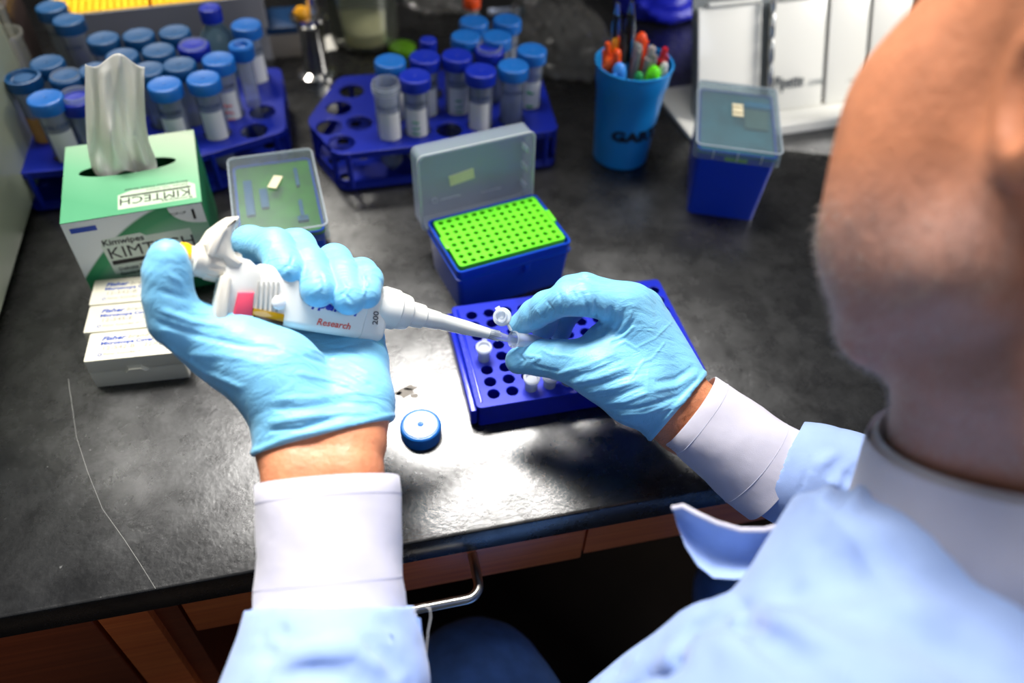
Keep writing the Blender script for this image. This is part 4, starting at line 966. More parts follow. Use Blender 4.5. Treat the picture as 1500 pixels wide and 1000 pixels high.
# ================================================================== THE PERSON
def PP(a): return P(a[0], a[1], a[2])
proot = thing('person', 'person in a light blue shirt and blue gloves bent over the bench with a pipette', 'person', (.30, -.02, 0))
po = np.array([.30, -.02, 0])
def chain(pts, k=.004):                              # pts: (px, py, depth, radius)
    return [caps(PP(a), PP(b), a[3], b[3]) for a, b in zip(pts[:-1], pts[1:])]
GLV = .0012
def left_hand(grow=0.):
    g = grow
    def r(pts): return [(a, b, c, d+g) for a, b, c, d in pts]
    palm = []
    wr = (470, 650, .520)
    for mc in ((385, 462, .578, .0165), (432, 470, .590, .0170), (484, 480, .594, .0170), (530, 498, .588, .0160)):
        palm += chain(r([(440+(mc[0]-385)*.42, 640, .522, .0215), mc]))
    palm += chain(r([(418, 665, .512, .0195), (432, 600, .520, .0240), (404, 550, .523, .0275), (340, 510, .522, .0235), (292, 488, .515, .0180)]))      # thenar
    palm += chain(r([(522, 650, .522, .0210), (520, 590, .540, .0230), (523, 535, .570, .0200)]))                                                    # hypothenar
    palm = smin(palm, .012)
    thumb = smin(chain(r([(310, 500, .515, .0190), (258, 468, .502, .0150), (247, 435, .497, .0132), (245, 400, .493, .0122), (246, 378, .490, .0105)])), .006)
    idx = smin(chain(r([(372, 452, .576, .0120), (350, 372, .574, .0115), (366, 357, .560, .0112), (403, 362, .545, .0115), (420, 396, .531, .0108)])), .004)
    mid = smin(chain(r([(425, 455, .590, .0120), (430, 362, .582, .0118), (436, 362, .572, .0116), (452, 388, .548, .0118), (466, 424, .531, .0108)])), .004)
    rng_ = smin(chain(r([(480, 468, .593, .0115), (484, 388, .586, .0112), (490, 383, .576, .0112), (502, 405, .553, .0110), (511, 437, .536, .0102)])), .004)
    pky = smin(chain(r([(526, 480, .588, .0105), (527, 408, .584, .0100), (530, 401, .576, .0100), (537, 410, .558, .0098), (536, 430, .544, .0092)])), .004)
    fingers = smin([idx, mid, rng_, pky], .0022)
    arm = smin(chain([(472, 640, .522, .0225+g), (478, 760, .498, .0270+g)]), .01)
    return palm, thumb, fingers
def right_hand(grow=0.):
    g = grow
    def r(pts): return [(a, b, c, d+g) for a, b, c, d in pts]
    palm = []
    for w_, mc in (((975, 612), (912, 450, .605, .0150)), ((985, 600), (926, 447, .618, .0150)), ((998, 585), (942, 455, .632, .0150)), ((1006, 572), (957, 478, .645, .0145))):
        palm += chain(r([(w_[0], w_[1], .622, .0175), mc]))
    palm += chain(r([(972, 608, .615, .0170), (930, 575, .606, .0215), (880, 543, .604, .0190), (850, 532, .606, .0160)]))    # ball of the thumb
    palm += chain(r([(940, 540, .618, .0200), (885, 500, .612, .0130)]))                                                      # web
    palm = smin(palm, .013)
    thumb = smin(chain(r([(868, 536, .604, .0165), (822, 527, .612, .0135), (795, 524, .620, .0122), (760, 528, .627, .0096)])), .006)
    idx = smin(chain(r([(905, 447, .602, .0125), (850, 437, .588, .0112), (832, 437, .590, .0110), (800, 449, .606, .0104), (783, 460, .617, .0100), (763, 475, .628, .0082)])), .004)
    mid = smin(chain(r([(926, 443, .617, .0125), (856, 424, .606, .0112), (836, 427, .610, .0108), (803, 452, .634, .0100), (796, 480, .652, .0090)])), .004)
    rng_ = smin(chain(r([(942, 450, .632, .0120), (875, 432, .632, .0105), (856, 436, .640, .0104), (826, 462, .658, .0096), (820, 484, .668, .0086)])), .004)
    pky = smin(chain(r([(955, 468, .645, .0110), (900, 447, .655, .0095), (892, 452, .664, .0092), (900, 458, .672, .0085), (906, 474, .674, .0078)])), .004)
    fingers = smin([idx, mid, rng_, pky], .0022)
    return palm, thumb, fingers
# glove colour
gm_ = mat('nitrile_blue', (122, 192, 230), .43, spec=.4, bump=.00022, bscale=900)
nt = gm_.node_tree; b_ = nt.nodes['Principled BSDF']; b_.inputs['Sheen Weight'].default_value = .15
tc = nt.nodes.new('ShaderNodeTexCoord'); mp = nt.nodes.new('ShaderNodeMapping'); mp.inputs['Rotation'].default_value = (.3, .5, .6); mp.inputs['Scale'].default_value = (1, 3.2, 1)
nn = nt.nodes.new('ShaderNodeTexNoise'); nn.inputs['Scale'].default_value = 38; nn.inputs['Detail'].default_value = 5; nn.inputs['Distortion'].default_value = .8; nt.links.new(tc.outputs['Object'], mp.inputs[0]); nt.links.new(mp.outputs[0], nn.inputs[0])
bq = nt.nodes.new('ShaderNodeBump'); bq.inputs['Distance'].default_value = .0022; bq.inputs['Strength'].default_value = .8; nt.links.new(nn.outputs['Fac'], bq.inputs['Height'])
old = [n for n in nt.nodes if n.type == 'BUMP' and n != bq][0]; nt.links.new(bq.outputs[0], old.inputs['Normal'])

def glove(hand, name, plane_pts, lines, label):
    palm, thumb, fingers = hand(GLV)
    f = smin([palm, thumb, fingers], .006)
    a, b, c, inside = [np.array(p, float) for p in plane_pts]
    n = np.cross(b-a, c-a); n /= np.linalg.norm(n); n = -n if (inside-a) @ n > 0 else n
    f0 = cut(f, a, n)
    g1 = creased(f0, lines)
    def f2(p):                                       # rolled hem at the open end
        d = g1(p); e = (p-a) @ n; return d-.0009*np.exp(-((e+.0022)/.0016)**2)
    lo = inside-.13; hi = inside+.13
    V, Q = isosurface(f0, lo, hi, .0016, f2=f2)
    return npmesh(name, V, Q, gm_, proot, po, label), f0
lfold = [([(236, 500), (300, 545), (360, 570)], .0012, .0022), ([(225, 470), (290, 492), (350, 505), (420, 512)], -.0012, .0020), ([(232, 452), (280, 470), (330, 478)], .0012, .0018),
 ([(262, 520), (330, 520), (400, 535)], .0008, .0025),
 ([(440, 520), (500, 540), (552, 570)], -.0012, .0018), ([(450, 512), (510, 530), (553, 552)], .0012, .0018), ([(430, 545), (500, 560), (550, 585)], .0010, .0018), ([(470, 505), (520, 515), (552, 528)], -.0010, .0016),
 ([(395, 600), (440, 598), (500, 590), (552, 594)], -.0012, .0022), ([(390, 620), (440, 612), (500, 604), (552, 606)], .0014, .0020), ([(392, 632), (440, 628), (490, 612)], -.0012, .0016), ([(400, 645), (460, 632), (520, 612)], .0013, .0016), ([(420, 650), (480, 640), (540, 622)], -.001, .0014), ([(400, 585), (460, 582), (520, 574)], .0009, .0020),
 ([(402, 350), (392, 372), (398, 392)], .0007, .0014), ([(425, 372), (422, 392), (430, 408)], .0010, .0013), ([(412, 398), (424, 388), (430, 372)], -.0009, .0012), ([(428, 390), (418, 402)], .0010, .0012),
 ([(452, 400), (470, 395), (480, 410)], .0009, .0013), ([(458, 412), (472, 404), (476, 424)], -.0010, .0013), ([(462, 430), (474, 415)], .0010, .0012), ([(450, 392), (444, 410)], -.0008, .0012),
 ([(498, 408), (510, 424), (502, 440)], .0010, .0013), ([(512, 412), (505, 430), (518, 446)], -.0010, .0012), ([(496, 430), (508, 420), (520, 424)], .0009, .0012),
 ([(530, 400), (538, 415), (530, 436)], .0010, .0012), ([(540, 400), (534, 420), (542, 430)], -.0009, .0012), ([(240, 400), (262, 410), (270, 425)], .0006, .0016), ([(228, 425), (255, 432), (280, 440)], -.0007, .0020)]
lg, lf = glove(left_hand, 'glove', (P(388, 661, .50), P(557, 612, .50), P(480, 655, .60), P(460, 540, .55)), lfold, 'blue glove on the left hand, curled round the pipette')
rfold = [([(800, 440), (812, 455), (806, 470)], -.0009, .0012), ([(784, 450), (795, 468)], .0007, .0012), ([(818, 425), (823, 445), (822, 460)], -.0012, .0013), ([(828, 425), (834, 444), (832, 458)], .0010, .0013), ([(838, 424), (845, 440)], -.0007, .0012),
 ([(850, 424), (858, 445), (862, 462)], -.0011, .0014), ([(862, 424), (866, 446), (864, 470)], .0012, .0014), ([(872, 436), (872, 460), (868, 480)], -.0010, .0014),
 ([(885, 446), (882, 470), (872, 492)], .0011, .0014), ([(895, 446), (893, 470), (880, 494)], -.0010, .0013), ([(905, 446), (903, 470), (890, 492)], .0011, .0013), ([(916, 448), (912, 468), (898, 488)], -.0010, .0012), ([(926, 452), (920, 470), (904, 488)], .0010, .0012), ([(932, 464), (920, 482), (900, 496)], -.0009, .0012),
 ([(930, 476), (916, 490), (888, 502)], .0008, .0012),
 ([(845, 400), (860, 408), (880, 412)], -.0012, .0016), ([(836, 408), (850, 414), (872, 418)], .0008, .0014),
 ([(815, 548), (860, 535), (905, 515)], .0012, .0016), ([(825, 556), (870, 544), (915, 525)], -.0012, .0015), ([(835, 562), (880, 552), (925, 535)], .0013, .0016), ([(846, 568), (890, 560), (930, 546)], -.0012, .0015), ([(858, 576), (900, 568), (938, 556)], .0013, .0015), ([(868, 584), (910, 578), (945, 564)], -.0012, .0015), ([(880, 592), (915, 588), (952, 574)], .0011, .0014), ([(892, 600), (930, 598), (970, 588)], -.0010, .0014),
 ([(905, 608), (945, 606), (985, 590)], .0011, .0014), ([(958, 560), (990, 555), (1018, 535)], -.0013, .0018), ([(955, 572), (990, 566), (1024, 545)], .0014, .0018), ([(960, 590), (995, 580), (1026, 553)], -.0012, .0016), ([(962, 604), (1000, 590), (1030, 560)], .0012, .0015),
 ([(768, 520), (790, 524), (775, 532)], .0012, .0014), ([(756, 516), (768, 528), (762, 536)], -.0010, .0013), ([(790, 510), (810, 520), (840, 522)], .0008, .0014), ([(780, 535), (800, 540), (822, 545)], -.0008, .0014),
 ([(930, 510), (960, 495), (985, 470)], .0004, .0009), ([(928, 538), (955, 525), (975, 500)], .0005, .0009), ([(920, 560), (935, 540), (945, 525)], .0005, .0009), ([(950, 540), (948, 575)], .0003, .0008), ([(895, 512), (915, 500), (940, 515)], .0004, .0010)]
rg, rf_ = glove(right_hand, 'glove', (P(1037, 548, .62), P(964, 634, .62), P(1000, 591, .70), P(900, 510, .62)), rfold, 'blue glove on the right hand, pinching the open tube')

# ---------------------------------------------------------------- head frame
def cw(v): return RC @ np.asarray(v, float)
fw = np.array([-.50, -.10, .85]); fw /= np.linalg.norm(fw); up_ = np.array([.25, -1, -.1]); up_ = up_-(up_ @ fw)*fw; up_ /= np.linalg.norm(up_); sl = np.cross(up_, fw)
Fh, Uh, Sh = cw(fw), cw(up_), cw(sl); EAR = CAM+cw(np.array([.1827, -.087, .29])); Hc = EAR-Sh*.076
def hd(a, b, c): return Hc+Fh*a+Uh*b+Sh*c
AX = np.stack([Fh, Uh, Sh])
def head_sdf():
    pr = [ell(hd(-.012, .048, 0), AX, (.100, .088, .078)), ell(hd(.040, -.005, 0), AX, (.056, .088, .064)),
          caps(hd(.004, -.020, .056), hd(.020, -.058, .052), .016, .017), caps(hd(.020, -.058, .052), hd(.078, -.078, .016), .017, .017),
          caps(hd(.004, -.020, -.056), hd(.020, -.058, -.052), .016, .017), caps(hd(.020, -.058, -.052), hd(.078, -.078, -.016), .017, .017),
          ell(hd(.083, -.079, 0), AX, (.020, .018, .024)), ell(hd(.048, -.048, 0), AX, (.048, .050, .050)),
          ell(hd(.062, -.034, .040), AX, (.036, .046, .030)), ell(hd(.062, -.034, -.040), AX, (.036, .046, .030)),
          caps(hd(.090, .032, .030), hd(.094, .032, -.030), .010, .010), ell(hd(.052, .012, .044), AX, (.042, .046, .028)), ell(hd(.052, .012, -.044), AX, (.042, .046, .028))]
    h = smin(pr, .020)
    nose = smin([caps(hd(.092, .018, 0), hd(.109, -.022, 0), .0065, .0100), ell(hd(.098, -.027, .010), AX, (.009, .007, .007)), ell(hd(.098, -.027, -.010), AX, (.009, .007, .007))], .006)
    lips = smin([ell(hd(.094, -.052, 0), AX, (.012, .005, .022)), ell(hd(.092, -.062, 0), AX, (.012, .006, .019))], .003)
    h = smin([h, nose, lips], .008)
    eyes = [(hd(.092, .012, s*.031), .0125) for s in (1, -1)]
    ears = []
    for s in (1, -1):
        c = hd(-.006, 0, s*.074); ax2 = np.stack([Fh*.86-Uh*.1+Sh*s*(-.45), Uh, Sh*s]); ax2 = np.linalg.qr(ax2.T)[0].T
        ears.append((ell(c, ax2, (.019, .033, .008)), ell(c+Sh*s*.008+Fh*.003, ax2, (.011, .022, .0075))))
    def f(p):
        d = h(p)
        for c, r in eyes: d = np.maximum(d, -(np.sqrt(((p-c-Fh*.008)**2).sum(1))-r*.95))
        for c, r in eyes:
            e = np.sqrt(((p-c+Fh*.004)**2).sum(1))-r; k = .002; hh = np.clip(.5+.5*(e-d)/k, 0, 1); d = e+(d-e)*hh-k*hh*(1-hh)
        for o_, i_ in ears:
            e = np.maximum(o_(p), -i_(p)); k = .005; hh = np.clip(.5+.5*(e-d)/k, 0, 1); d = e+(d-e)*hh-k*hh*(1-hh)
        return d
    return f
headf = head_sdf()
NB = P(1500, 760, .43)                               # base of the neck
neck = smin([caps(hd(-.030, -.040, 0), NB, .060, .064), caps(hd(.030, -.085, 0), NB+Fh*.01, .040, .058)], .03)
# ---------------------------------------------------------------- joints
LE = np.array([-.095, .055, .975]); LS = np.array([.155, .040, 1.100]); RE = P(1440, 800, .585); RS = np.array([.475, .155, 1.085]); PEL = np.array([.335, -.165, .70])
CH_ = np.array([.315, .045, 1.02]); LW_ = P(472, 650, .522); RW_ = P(990, 594, .62)
LHIP = np.array([.235, -.14, .62]); RHIP = np.array([.43, -.12, .62]); LK = np.array([.060, .285, .615]); RK = np.array([.40, .33, .60]); LA = np.array([.12, .24, .11]); RA_ = np.array([.42, .28, .11])
lp, lt, lfg = left_hand(0); rp_, rt, rfg = right_hand(0)
handL = smin([lp, lt, lfg], .006); handR = smin([rp_, rt, rfg], .006)
flat = lambda a, b, ra, rb, axv, off: [caps(a+axv*off, b+axv*off, ra, rb), caps(a-axv*off, b-axv*off, ra, rb)]
axL = cw((1, .0, .1)); axR = (P(1036, 552, .62)-P(966, 632, .62)); axR = axR/np.linalg.norm(axR)
LWx = P(473, 690, .512); RWx = P(1008, 610, .622)
armsf = smin(flat(P(470, 630, .522), LWx, .0200, .0215, axL, .0145)+flat(LWx, P(482, 870, .480), .0215, .022, axL, .0145)+[caps(P(482, 870, .480), LE, .024, .036), caps(LE, LS, .036, .050),
              caps(LS, CH_, .055, .09), caps(RS, CH_, .055, .09)]+flat(P(985, 588, .622), RWx, .0150, .0165, axR, .0115)+flat(RWx, P(1120, 690, .612), .0165, .018, axR, .0115)+[caps(P(1120, 690, .612), RE, .018, .036), caps(RE, RS, .036, .050),
              caps(NB, CH_, .06, .10), caps(CH_, PEL, .115, .12), caps(LHIP, LK, .075, .052), caps(LK, LA, .050, .036), caps(RHIP, RK, .075, .052), caps(RK, RA_, .050, .036),
              caps(PEL, LHIP, .11, .08), caps(PEL, RHIP, .11, .08)], .012)
bodyf = smin([headf, neck, armsf], .012)
hL = lambda p: handL(p)+.0012; hR = lambda p: handR(p)+.0012
bodyall = smin([bodyf, hL, hR], .003)
skin = mat('skin', (212, 138, 100), .5, var=.12, vscale=70, bump=.0006, bscale=260, sss=.12)
V, Q = isosurface(bodyall, (-.24, -.32, .05), (.62, .60, 1.48), .0052, sub=True, it=2)
body = npmesh('body', V, Q, skin, proot, po)
# wrist tendon and hair on the forearms
def hairs(name, pts_nrm, length, r, m, curl=.3):
    g = G(); rr = np.random.default_rng(4); VV = []; FF = []
    for p, n in pts_nrm:
        d = n+rr.normal(0, curl, 3); d /= np.linalg.norm(d); s = np.cross(d, [0.3, .5, .8]); s /= np.linalg.norm(s); t = np.cross(d, s); L_ = length*rr.uniform(.5, 1.2); k = len(VV)
        VV += [p-d*.0004+s*r, p-d*.0004-s*r*.5+t*r*.8, p-d*.0004-s*r*.5-t*r*.8, p+d*L_]; FF += [(k, k+1, k+3), (k+1, k+2, k+3), (k+2, k, k+3)]
    return npmesh(name, np.array(VV), np.array(FF), m, proot, po)
me = body.data; cnt = len(me.vertices); co = np.empty(cnt*3, np.float32); me.vertices.foreach_get('co', co); co = co.reshape(-1, 3)+po; no = np.empty(cnt*3, np.float32); me.vertices.foreach_get('normal', no); no = no.reshape(-1, 3)
loc = (co-Hc) @ AX.T
# beard: lower face, jaw and upper throat
m_ = (loc[:, 0] > -.002) & (loc[:, 1] < -.030+.10*np.clip(-loc[:, 0]+.03, 0, .05)) & (loc[:, 1] > -.135) & (np.abs(loc[:, 2]) < .085) & ~((loc[:, 0] > .085) & (np.abs(loc[:, 1]+.057) < .010) & (np.abs(loc[:, 2]) < .022))
m_ &= (np.abs(co-Hc).max(1) < .16)
ids = np.nonzero(m_)[0]; rr = np.random.default_rng(2); sel = rr.choice(ids, min(len(ids)*3, 9000))
bp_ = [(co[i]+rr.normal(0, .0012, 3), no[i]*.9-Uh*.35) for i in sel]
beard = hairs('beard', bp_, .0032, .00013, mat('beard_grey', (206, 190, 180), .6)); beard['kind'] = 'stuff'; beard['label'] = 'short grey beard'
m2 = ((loc[:, 1] > .045) | ((loc[:, 0] < -.045) & (loc[:, 1] > -.045))) & (loc[:, 0] < .012) & (np.abs(co-Hc).max(1) < .17) & ~((loc[:, 0] > -.02) & (loc[:, 1] < .055))
ids = np.nonzero(m2)[0]; sel = rr.choice(ids, min(len(ids)*3, 22000))
hair = hairs('hair', [(co[i]+rr.normal(0, .001, 3), no[i]*.6-Fh*.5-Uh*.2) for i in sel], .016, .00020, mat('hair_grey', (150, 142, 134), .5)); hair['kind'] = 'stuff'; hair['label'] = 'short grey hair'
for k, (cpt, rad) in enumerate(((P(1010, 600, .60), .035), (P(455, 680, .50), .045))):
    d_ = np.sqrt(((co-cpt)**2).sum(1)); ids = np.nonzero(d_ < rad)[0]
    if len(ids):
        sel = rr.choice(ids, 900 if k == 0 else 260); dn = cw((-1, .3, 0)) if k == 0 else cw((-.3, -1, 0))
        hh = hairs('arm_hair', [(co[i], no[i]*.3+dn*.6) for i in sel], .007, .00006, mat('arm_hair_brown', (120, 84, 60), .6)); hh['kind'] = 'stuff'
at_ = body.data.attributes.new('stubble', 'FLOAT', 'POINT')
ln = (co-Hc) @ AX.T; edge = np.clip((-.010-ln[:, 1])/.035, 0, 1)*np.clip((ln[:, 0]+.008)/.016, 0, 1)*np.clip((ln[:, 1]+.15)/.02, 0, 1)*(np.abs(co-Hc).max(1) < .17)
at_.data.foreach_set('value', edge.astype(np.float32))
nt = skin.node_tree; sb = nt.nodes['Principled BSDF']; src = sb.inputs['Base Color'].links[0].from_socket
an_ = nt.nodes.new('ShaderNodeAttribute'); an_.attribute_name = 'stubble'; mx = nt.nodes.new('ShaderNodeMixRGB'); mm = nt.nodes.new('ShaderNodeMath'); mm.operation = 'MULTIPLY'; mm.inputs[1].default_value = .60
nt.links.new(an_.outputs['Fac'], mm.inputs[0]); nt.links.new(mm.outputs[0], mx.inputs[0]); nt.links.new(src, mx.inputs[1]); mx.inputs[2].default_value = (*lin((150, 128, 126)), 1); nt.links.new(mx.outputs[0], sb.inputs['Base Color'])
# eyes
for s in (1, -1):
    c = hd(.092, .012, s*.031)-Fh*.0032
    g = G(); g.lathe([(.0001, .0118), (.0045, .0109), (.0060, .0102)], 20, frame(c, Fh, Uh), True, False); g.v = [Vector(v)-Vector(po) for v in g.v]; g.obj('iris', mat('iris_brown', (60, 44, 34), .2), proot)
    bw = [(co_, n_) for co_, n_ in [(hd(.096+.004*math.cos(t), .034+.003*math.sin(t*2), s*(.014+.030*t)), Fh*.6+Uh*.3+Sh*s*.6) for t in np.linspace(0, 1, 60)]]
    eb = hairs('eyebrow', bw, .004, .0003, mat('hair_grey', (150, 142, 134), .5), .25); eb['kind'] = 'stuff'

# ---------------------------------------------------------------- shirt
shirt_m = fabric_material('shirt_blue', (150, 174, 222)); cuff_m = fabric_material('cuff_white', (198, 195, 208), .05)
eL = P(485, 889, .474); nL = P(480, 1010, .455)
eR = P(1140, 690, .612)
NS = NB+cw((.02, .045, .01))
torso = smin([caps(LS, NS, .066, .062), caps(RS, NS, .066, .062), caps(NS, CH_, .066, .14), caps(CH_, PEL, .145, .145), caps(LS, CH_, .07, .12), caps(RS, CH_, .07, .12),
              caps(PEL, (LHIP+RHIP)/2+np.array([0, .03, .03]), .14, .105), caps(P(1110, 965, .40), P(1250, 920, .40), .030, .070), caps(P(900, 1045, .46), P(1040, 965, .43), .022, .027)], .035)
slL = smin(flat(P(485, 870, .478), P(482, 1000, .456), .0330, .0390, axL, .0150)+[caps(P(482, 1000, .456), LE, .055, .062), caps(LE, LS, .062, .075)], .015)
slR = smin(flat(P(1110, 675, .618), P(1200, 705, .614), .0270, .0300, axR, .012)+[caps(P(1200, 705, .614), RE, .042, .055), caps(RE, RS, .055, .070)], .015)
def cplane(f, pts, inside): 
    a, b, c = [np.array(p) for p in pts]; n = np.cross(b-a, c-a); n /= np.linalg.norm(n)
    if (inside-a) @ n > 0: n = -n
    return cut(f, a, n)
slL = cplane(slL, (P(372, 893, .47), P(600, 885, .47), P(485, 890, .60)), P(480, 1000, .456))
slR = cplane(slR, (P(1168, 634, .62), P(1100, 768, .62), P(1138, 700, .72)), RE)
shirtf = smin([torso, slL, slR], .02)
holes_ = caps(hd(-.02, -.05, 0), NB+cw((.02, -.02, .0)), .070, .070)
sfold = [([(985, 985), (1010, 920), (1065, 893)], -.006, .006), ([(1075, 905), (1130, 935), (1180, 965), (1240, 990)], -.016, .009), ([(1090, 892), (1150, 922), (1220, 958)], .009, .008), ([(1060, 930), (1090, 960), (1110, 995)], .008, .008),
 ([(1180, 850), (1240, 832), (1330, 838)], -.010, .012), ([(1200, 800), (1280, 775), (1360, 770)], .007, .012), ([(1230, 885), (1320, 885), (1420, 905)], .009, .012), ([(1290, 925), (1380, 945), (1480, 965)], -.011, .012), ([(1350, 820), (1420, 850), (1490, 900)], -.008, .012), ([(1380, 800), (1450, 830), (1495, 860)], .006, .010),
 ([(950, 990), (1000, 955), (1050, 950)], .006, .007), ([(880, 990), (930, 965)], -.005, .006), ([(1015, 985), (1040, 940), (1062, 912)], .005, .006),
 ([(385, 985), (430, 960), (520, 950), (580, 985)], .0060, .006), ([(400, 1000), (450, 985), (520, 985)], -.007, .006), ([(395, 915), (420, 930), (440, 925)], -.0045, .004), ([(500, 935), (560, 955), (600, 990)], -.006, .005), ([(375, 940), (400, 960), (430, 950)], -.0045, .005), ([(440, 945), (500, 940), (560, 942)], .003, .005), ([(540, 905), (575, 915), (598, 925)], -.002, .004),
 ([(372, 934), (485, 934), (598, 934)], -.0012, .0014), ([(1200, 640), (1178, 700), (1152, 760)], -.0012, .0012),
 ([(1215, 745), (1245, 700), (1275, 672)], -.006, .004), ([(1230, 755), (1262, 715), (1300, 690)], .0050, .004), ([(1190, 690), (1215, 670), (1235, 652)], .0035, .004), ([(1265, 740), (1280, 712), (1278, 690)], -.006, .0035), ([(1200, 735), (1222, 708), (1240, 690)], .0042, .004), ([(1290, 735), (1305, 715), (1320, 705)], -.004, .004)]
shc = creased(shirtf, sfold)
rk = np.random.default_rng(11).normal(0, 1, (6, 3))*28; rph = np.random.default_rng(12).uniform(0, 6, 6)
def shirt2(p):
    w_ = sum(np.abs(np.sin(p @ rk[i]+rph[i])) for i in range(6))/6-.64
    near = np.minimum(np.sqrt(((p-P(484, 885, .474))**2).sum(1)), np.sqrt(((p-P(1136, 700, .615))**2).sum(1))); a_ = np.clip(near/.05, 0, 1)*.0075
    return np.maximum(shc(p)-a_*w_, -holes_(p))
V, Q = isosurface(lambda p: np.maximum(shirtf(p), -holes_(p)), (-.26, -.36, .50), (.66, .42, 1.26), .0050, f2=shirt2, it=2)
shirt = npmesh('shirt', V, Q, shirt_m, proot, po)

def cuff(name, pts, label, seam=True, wid=None, n=72):
    """pts: (px, py, depth, half width, half thickness) from the wrist end to the sleeve end"""
    C_ = [PP(a) for a in pts]; g = G(); ax = None
    def ring(i, e, ph=0):
        t = (C_[min(i+1, len(C_)-1)]-C_[max(i-1, 0)]); t = t/np.linalg.norm(t); a_ = wid-(wid @ t)*t; a_ /= np.linalg.norm(a_); b2 = np.cross(t, a_)
        out = []
        for j in range(n):
            an_ = 2*PI*j/n; wv = .0007*math.sin(3*an_+i*.8)+.0005*math.sin(5*an_+i*1.7+1)
            out.append(C_[i]+a_*((pts[i][3]+e+wv)*math.cos(an_))+b2*((pts[i][4]+e+wv)*math.sin(an_)))
        return out
    m_ = len(pts); R = [ring(i, -.0018) for i in range(m_-1, -1, -1)]; R += [[(a+b)/2+(C_[0]-C_[1])/np.linalg.norm(C_[0]-C_[1])*.0008 for a, b in zip(ring(0, -.0018), ring(0, .0))]]; R += [ring(i, 0) for i in range(m_)]
    g.loft(R, False, False); g.v = [Vector([float(q) for q in v])-Vector(po) for v in g.v]; o = g.obj(name, cuff_m, proot, label=label, angle=70)
    # seam stitching near both edges
    for i in ((1, m_-3) if seam else ()):
        rg_ = ring(i, .0001); s_ = G()
        for j in range(n):
            p0 = rg_[j]; p1 = rg_[(j+1) % n]; q = p0*.7+p1*.3
            for f0_, f1_ in ((.02, .30), (.36, .64), (.70, .97)): s_.sweep([p0+(p1-p0)*f0_-Vector(po) if False else Vector([float(x) for x in (p0+(p1-p0)*f0_-po)]), Vector([float(x) for x in (p0+(p1-p0)*f1_-po)])], .00022, 4)
        so = s_.obj('seam_stitches', mat('stitch_lilac', (196, 196, 214), .7), o)
        so['kind'] = 'stuff'
    return o
lc = []
for t in np.linspace(0, 1, 9): lc.append((480+6*t, 706+(198)*t, .4965-.021*t, (.0440+.0005*math.sin(t*9)), .0335+.0012*t))
cuff('cuff', lc, 'white folded cuff on the left wrist', wid=axL)
rc_ = []
for t in np.linspace(0, 1, 9): rc_.append((1010+130*t, 602+98*t, .620-.003*t, .0330+.0068*t, .0270+.0048*t))
cuff('cuff', rc_, 'white folded cuff on the right wrist', wid=axR)
# loose thread at the left sleeve edge
tp = [P(*p) for p in ((607, 905, .470), (607, 894, .468), (614, 888, .467), (622, 886, .466), (630, 892, .466), (631, 904, .466), (627, 925, .467), (624, 960, .467))]
G().sweep([Vector([float(v) for v in (p-po)]) for p in tp], .00035, 5).obj('loose_thread', mat('thread_cream', (206, 200, 190), .7), proot)
# placket tab beside the sleeve slit
g = G(); a_ = [(592, 898), (616, 905), (622, 950), (630, 1010)]; V0 = []
for dz_ in (0, .0016):
    for (x, y) in ((600, 903), (616, 905), (626, 1010), (606, 1010)): V0.append(P(x, y, .468+dz_)-po)
g.add(V0, [(3, 2, 1, 0), (4, 5, 6, 7), (0, 1, 5, 4), (1, 2, 6, 5), (2, 3, 7, 6), (3, 0, 4, 7)]); g.obj('sleeve_placket', shirt_m, proot)

# collar: a white stand band and leaf round the neck
ca = cw((.12, 1, .22)); ca /= np.linalg.norm(ca); ce = P(1556, 702, .392); c1 = cw((1, 0, 0)); c1 = c1-(c1 @ ca)*ca; c1 /= np.linalg.norm(c1); c2 = np.cross(ca, c1)
g = G(); R = []
def cring(s, e, n=64): 
    return [ce+ca*s+c1*((.078+e)*math.cos(2*PI*j/n))+c2*((.078+e)*math.sin(2*PI*j/n)) for j in range(n)]
R = [cring(.050, .012), cring(.012, .005), cring(-.020, .002), cring(-.024, .004), cring(-.020, .0075), cring(.002, .013), cring(.026, .020), cring(.028, .0215), cring(.026, .023), cring(.002, .016), cring(-.022, .0098)]
g.loft(R[:4]+R[4:], False, False); g.v = [Vector([float(q) for q in v])-Vector(po) for v in g.v]; g.obj('collar', cuff_m, proot, label='white collar round the neck', angle=80)
# blue flap standing off the shoulder towards the bench
top_ = [(985, 744), (1000, 741), (1020, 752), (1050, 766), (1085, 776), (1120, 776), (1150, 768), (1185, 750)]; bot_ = [(992, 768), (1004, 800), (1022, 828), (1045, 846), (1075, 848), (1105, 846), (1135, 836), (1180, 810)]
n0 = len(top_); V0 = []
for dz_ in (0, 1):
    for r_ in range(9):
        v = r_/8
        for i in range(n0):
            z = .452-.020*i/(n0-1)+.012*math.sin(PI*v)+.0*v; x = top_[i][0]*(1-v)+bot_[i][0]*v; y = top_[i][1]*(1-v)+bot_[i][1]*v; V0.append(P(x, y, z+.0022*dz_)-po)
F0 = []
N_ = 9*n0
for r_ in range(8):
    for i in range(n0-1):
        q = (r_*n0+i, r_*n0+i+1, (r_+1)*n0+i+1, (r_+1)*n0+i); F0 += [q, tuple(k+N_ for k in q[::-1])]
per = [i for i in range(n0)]+[r_*n0+n0-1 for r_ in range(1, 9)]+[8*n0+i for i in range(n0-2, -1, -1)]+[r_*n0 for r_ in range(7, 0, -1)]
for a, b in zip(per, per[1:]+per[:1]): F0.append((a, b, b+N_, a+N_))
g = G(); g.add(V0, F0); g.obj('collar_flap', shirt_m, proot, label='pointed blue flap standing off the shirt', angle=60)
rimp = [Vector([float(q) for q in P(x, y, .452-.020*i/(n0-1))-po]) for i, (x, y) in enumerate(top_)]
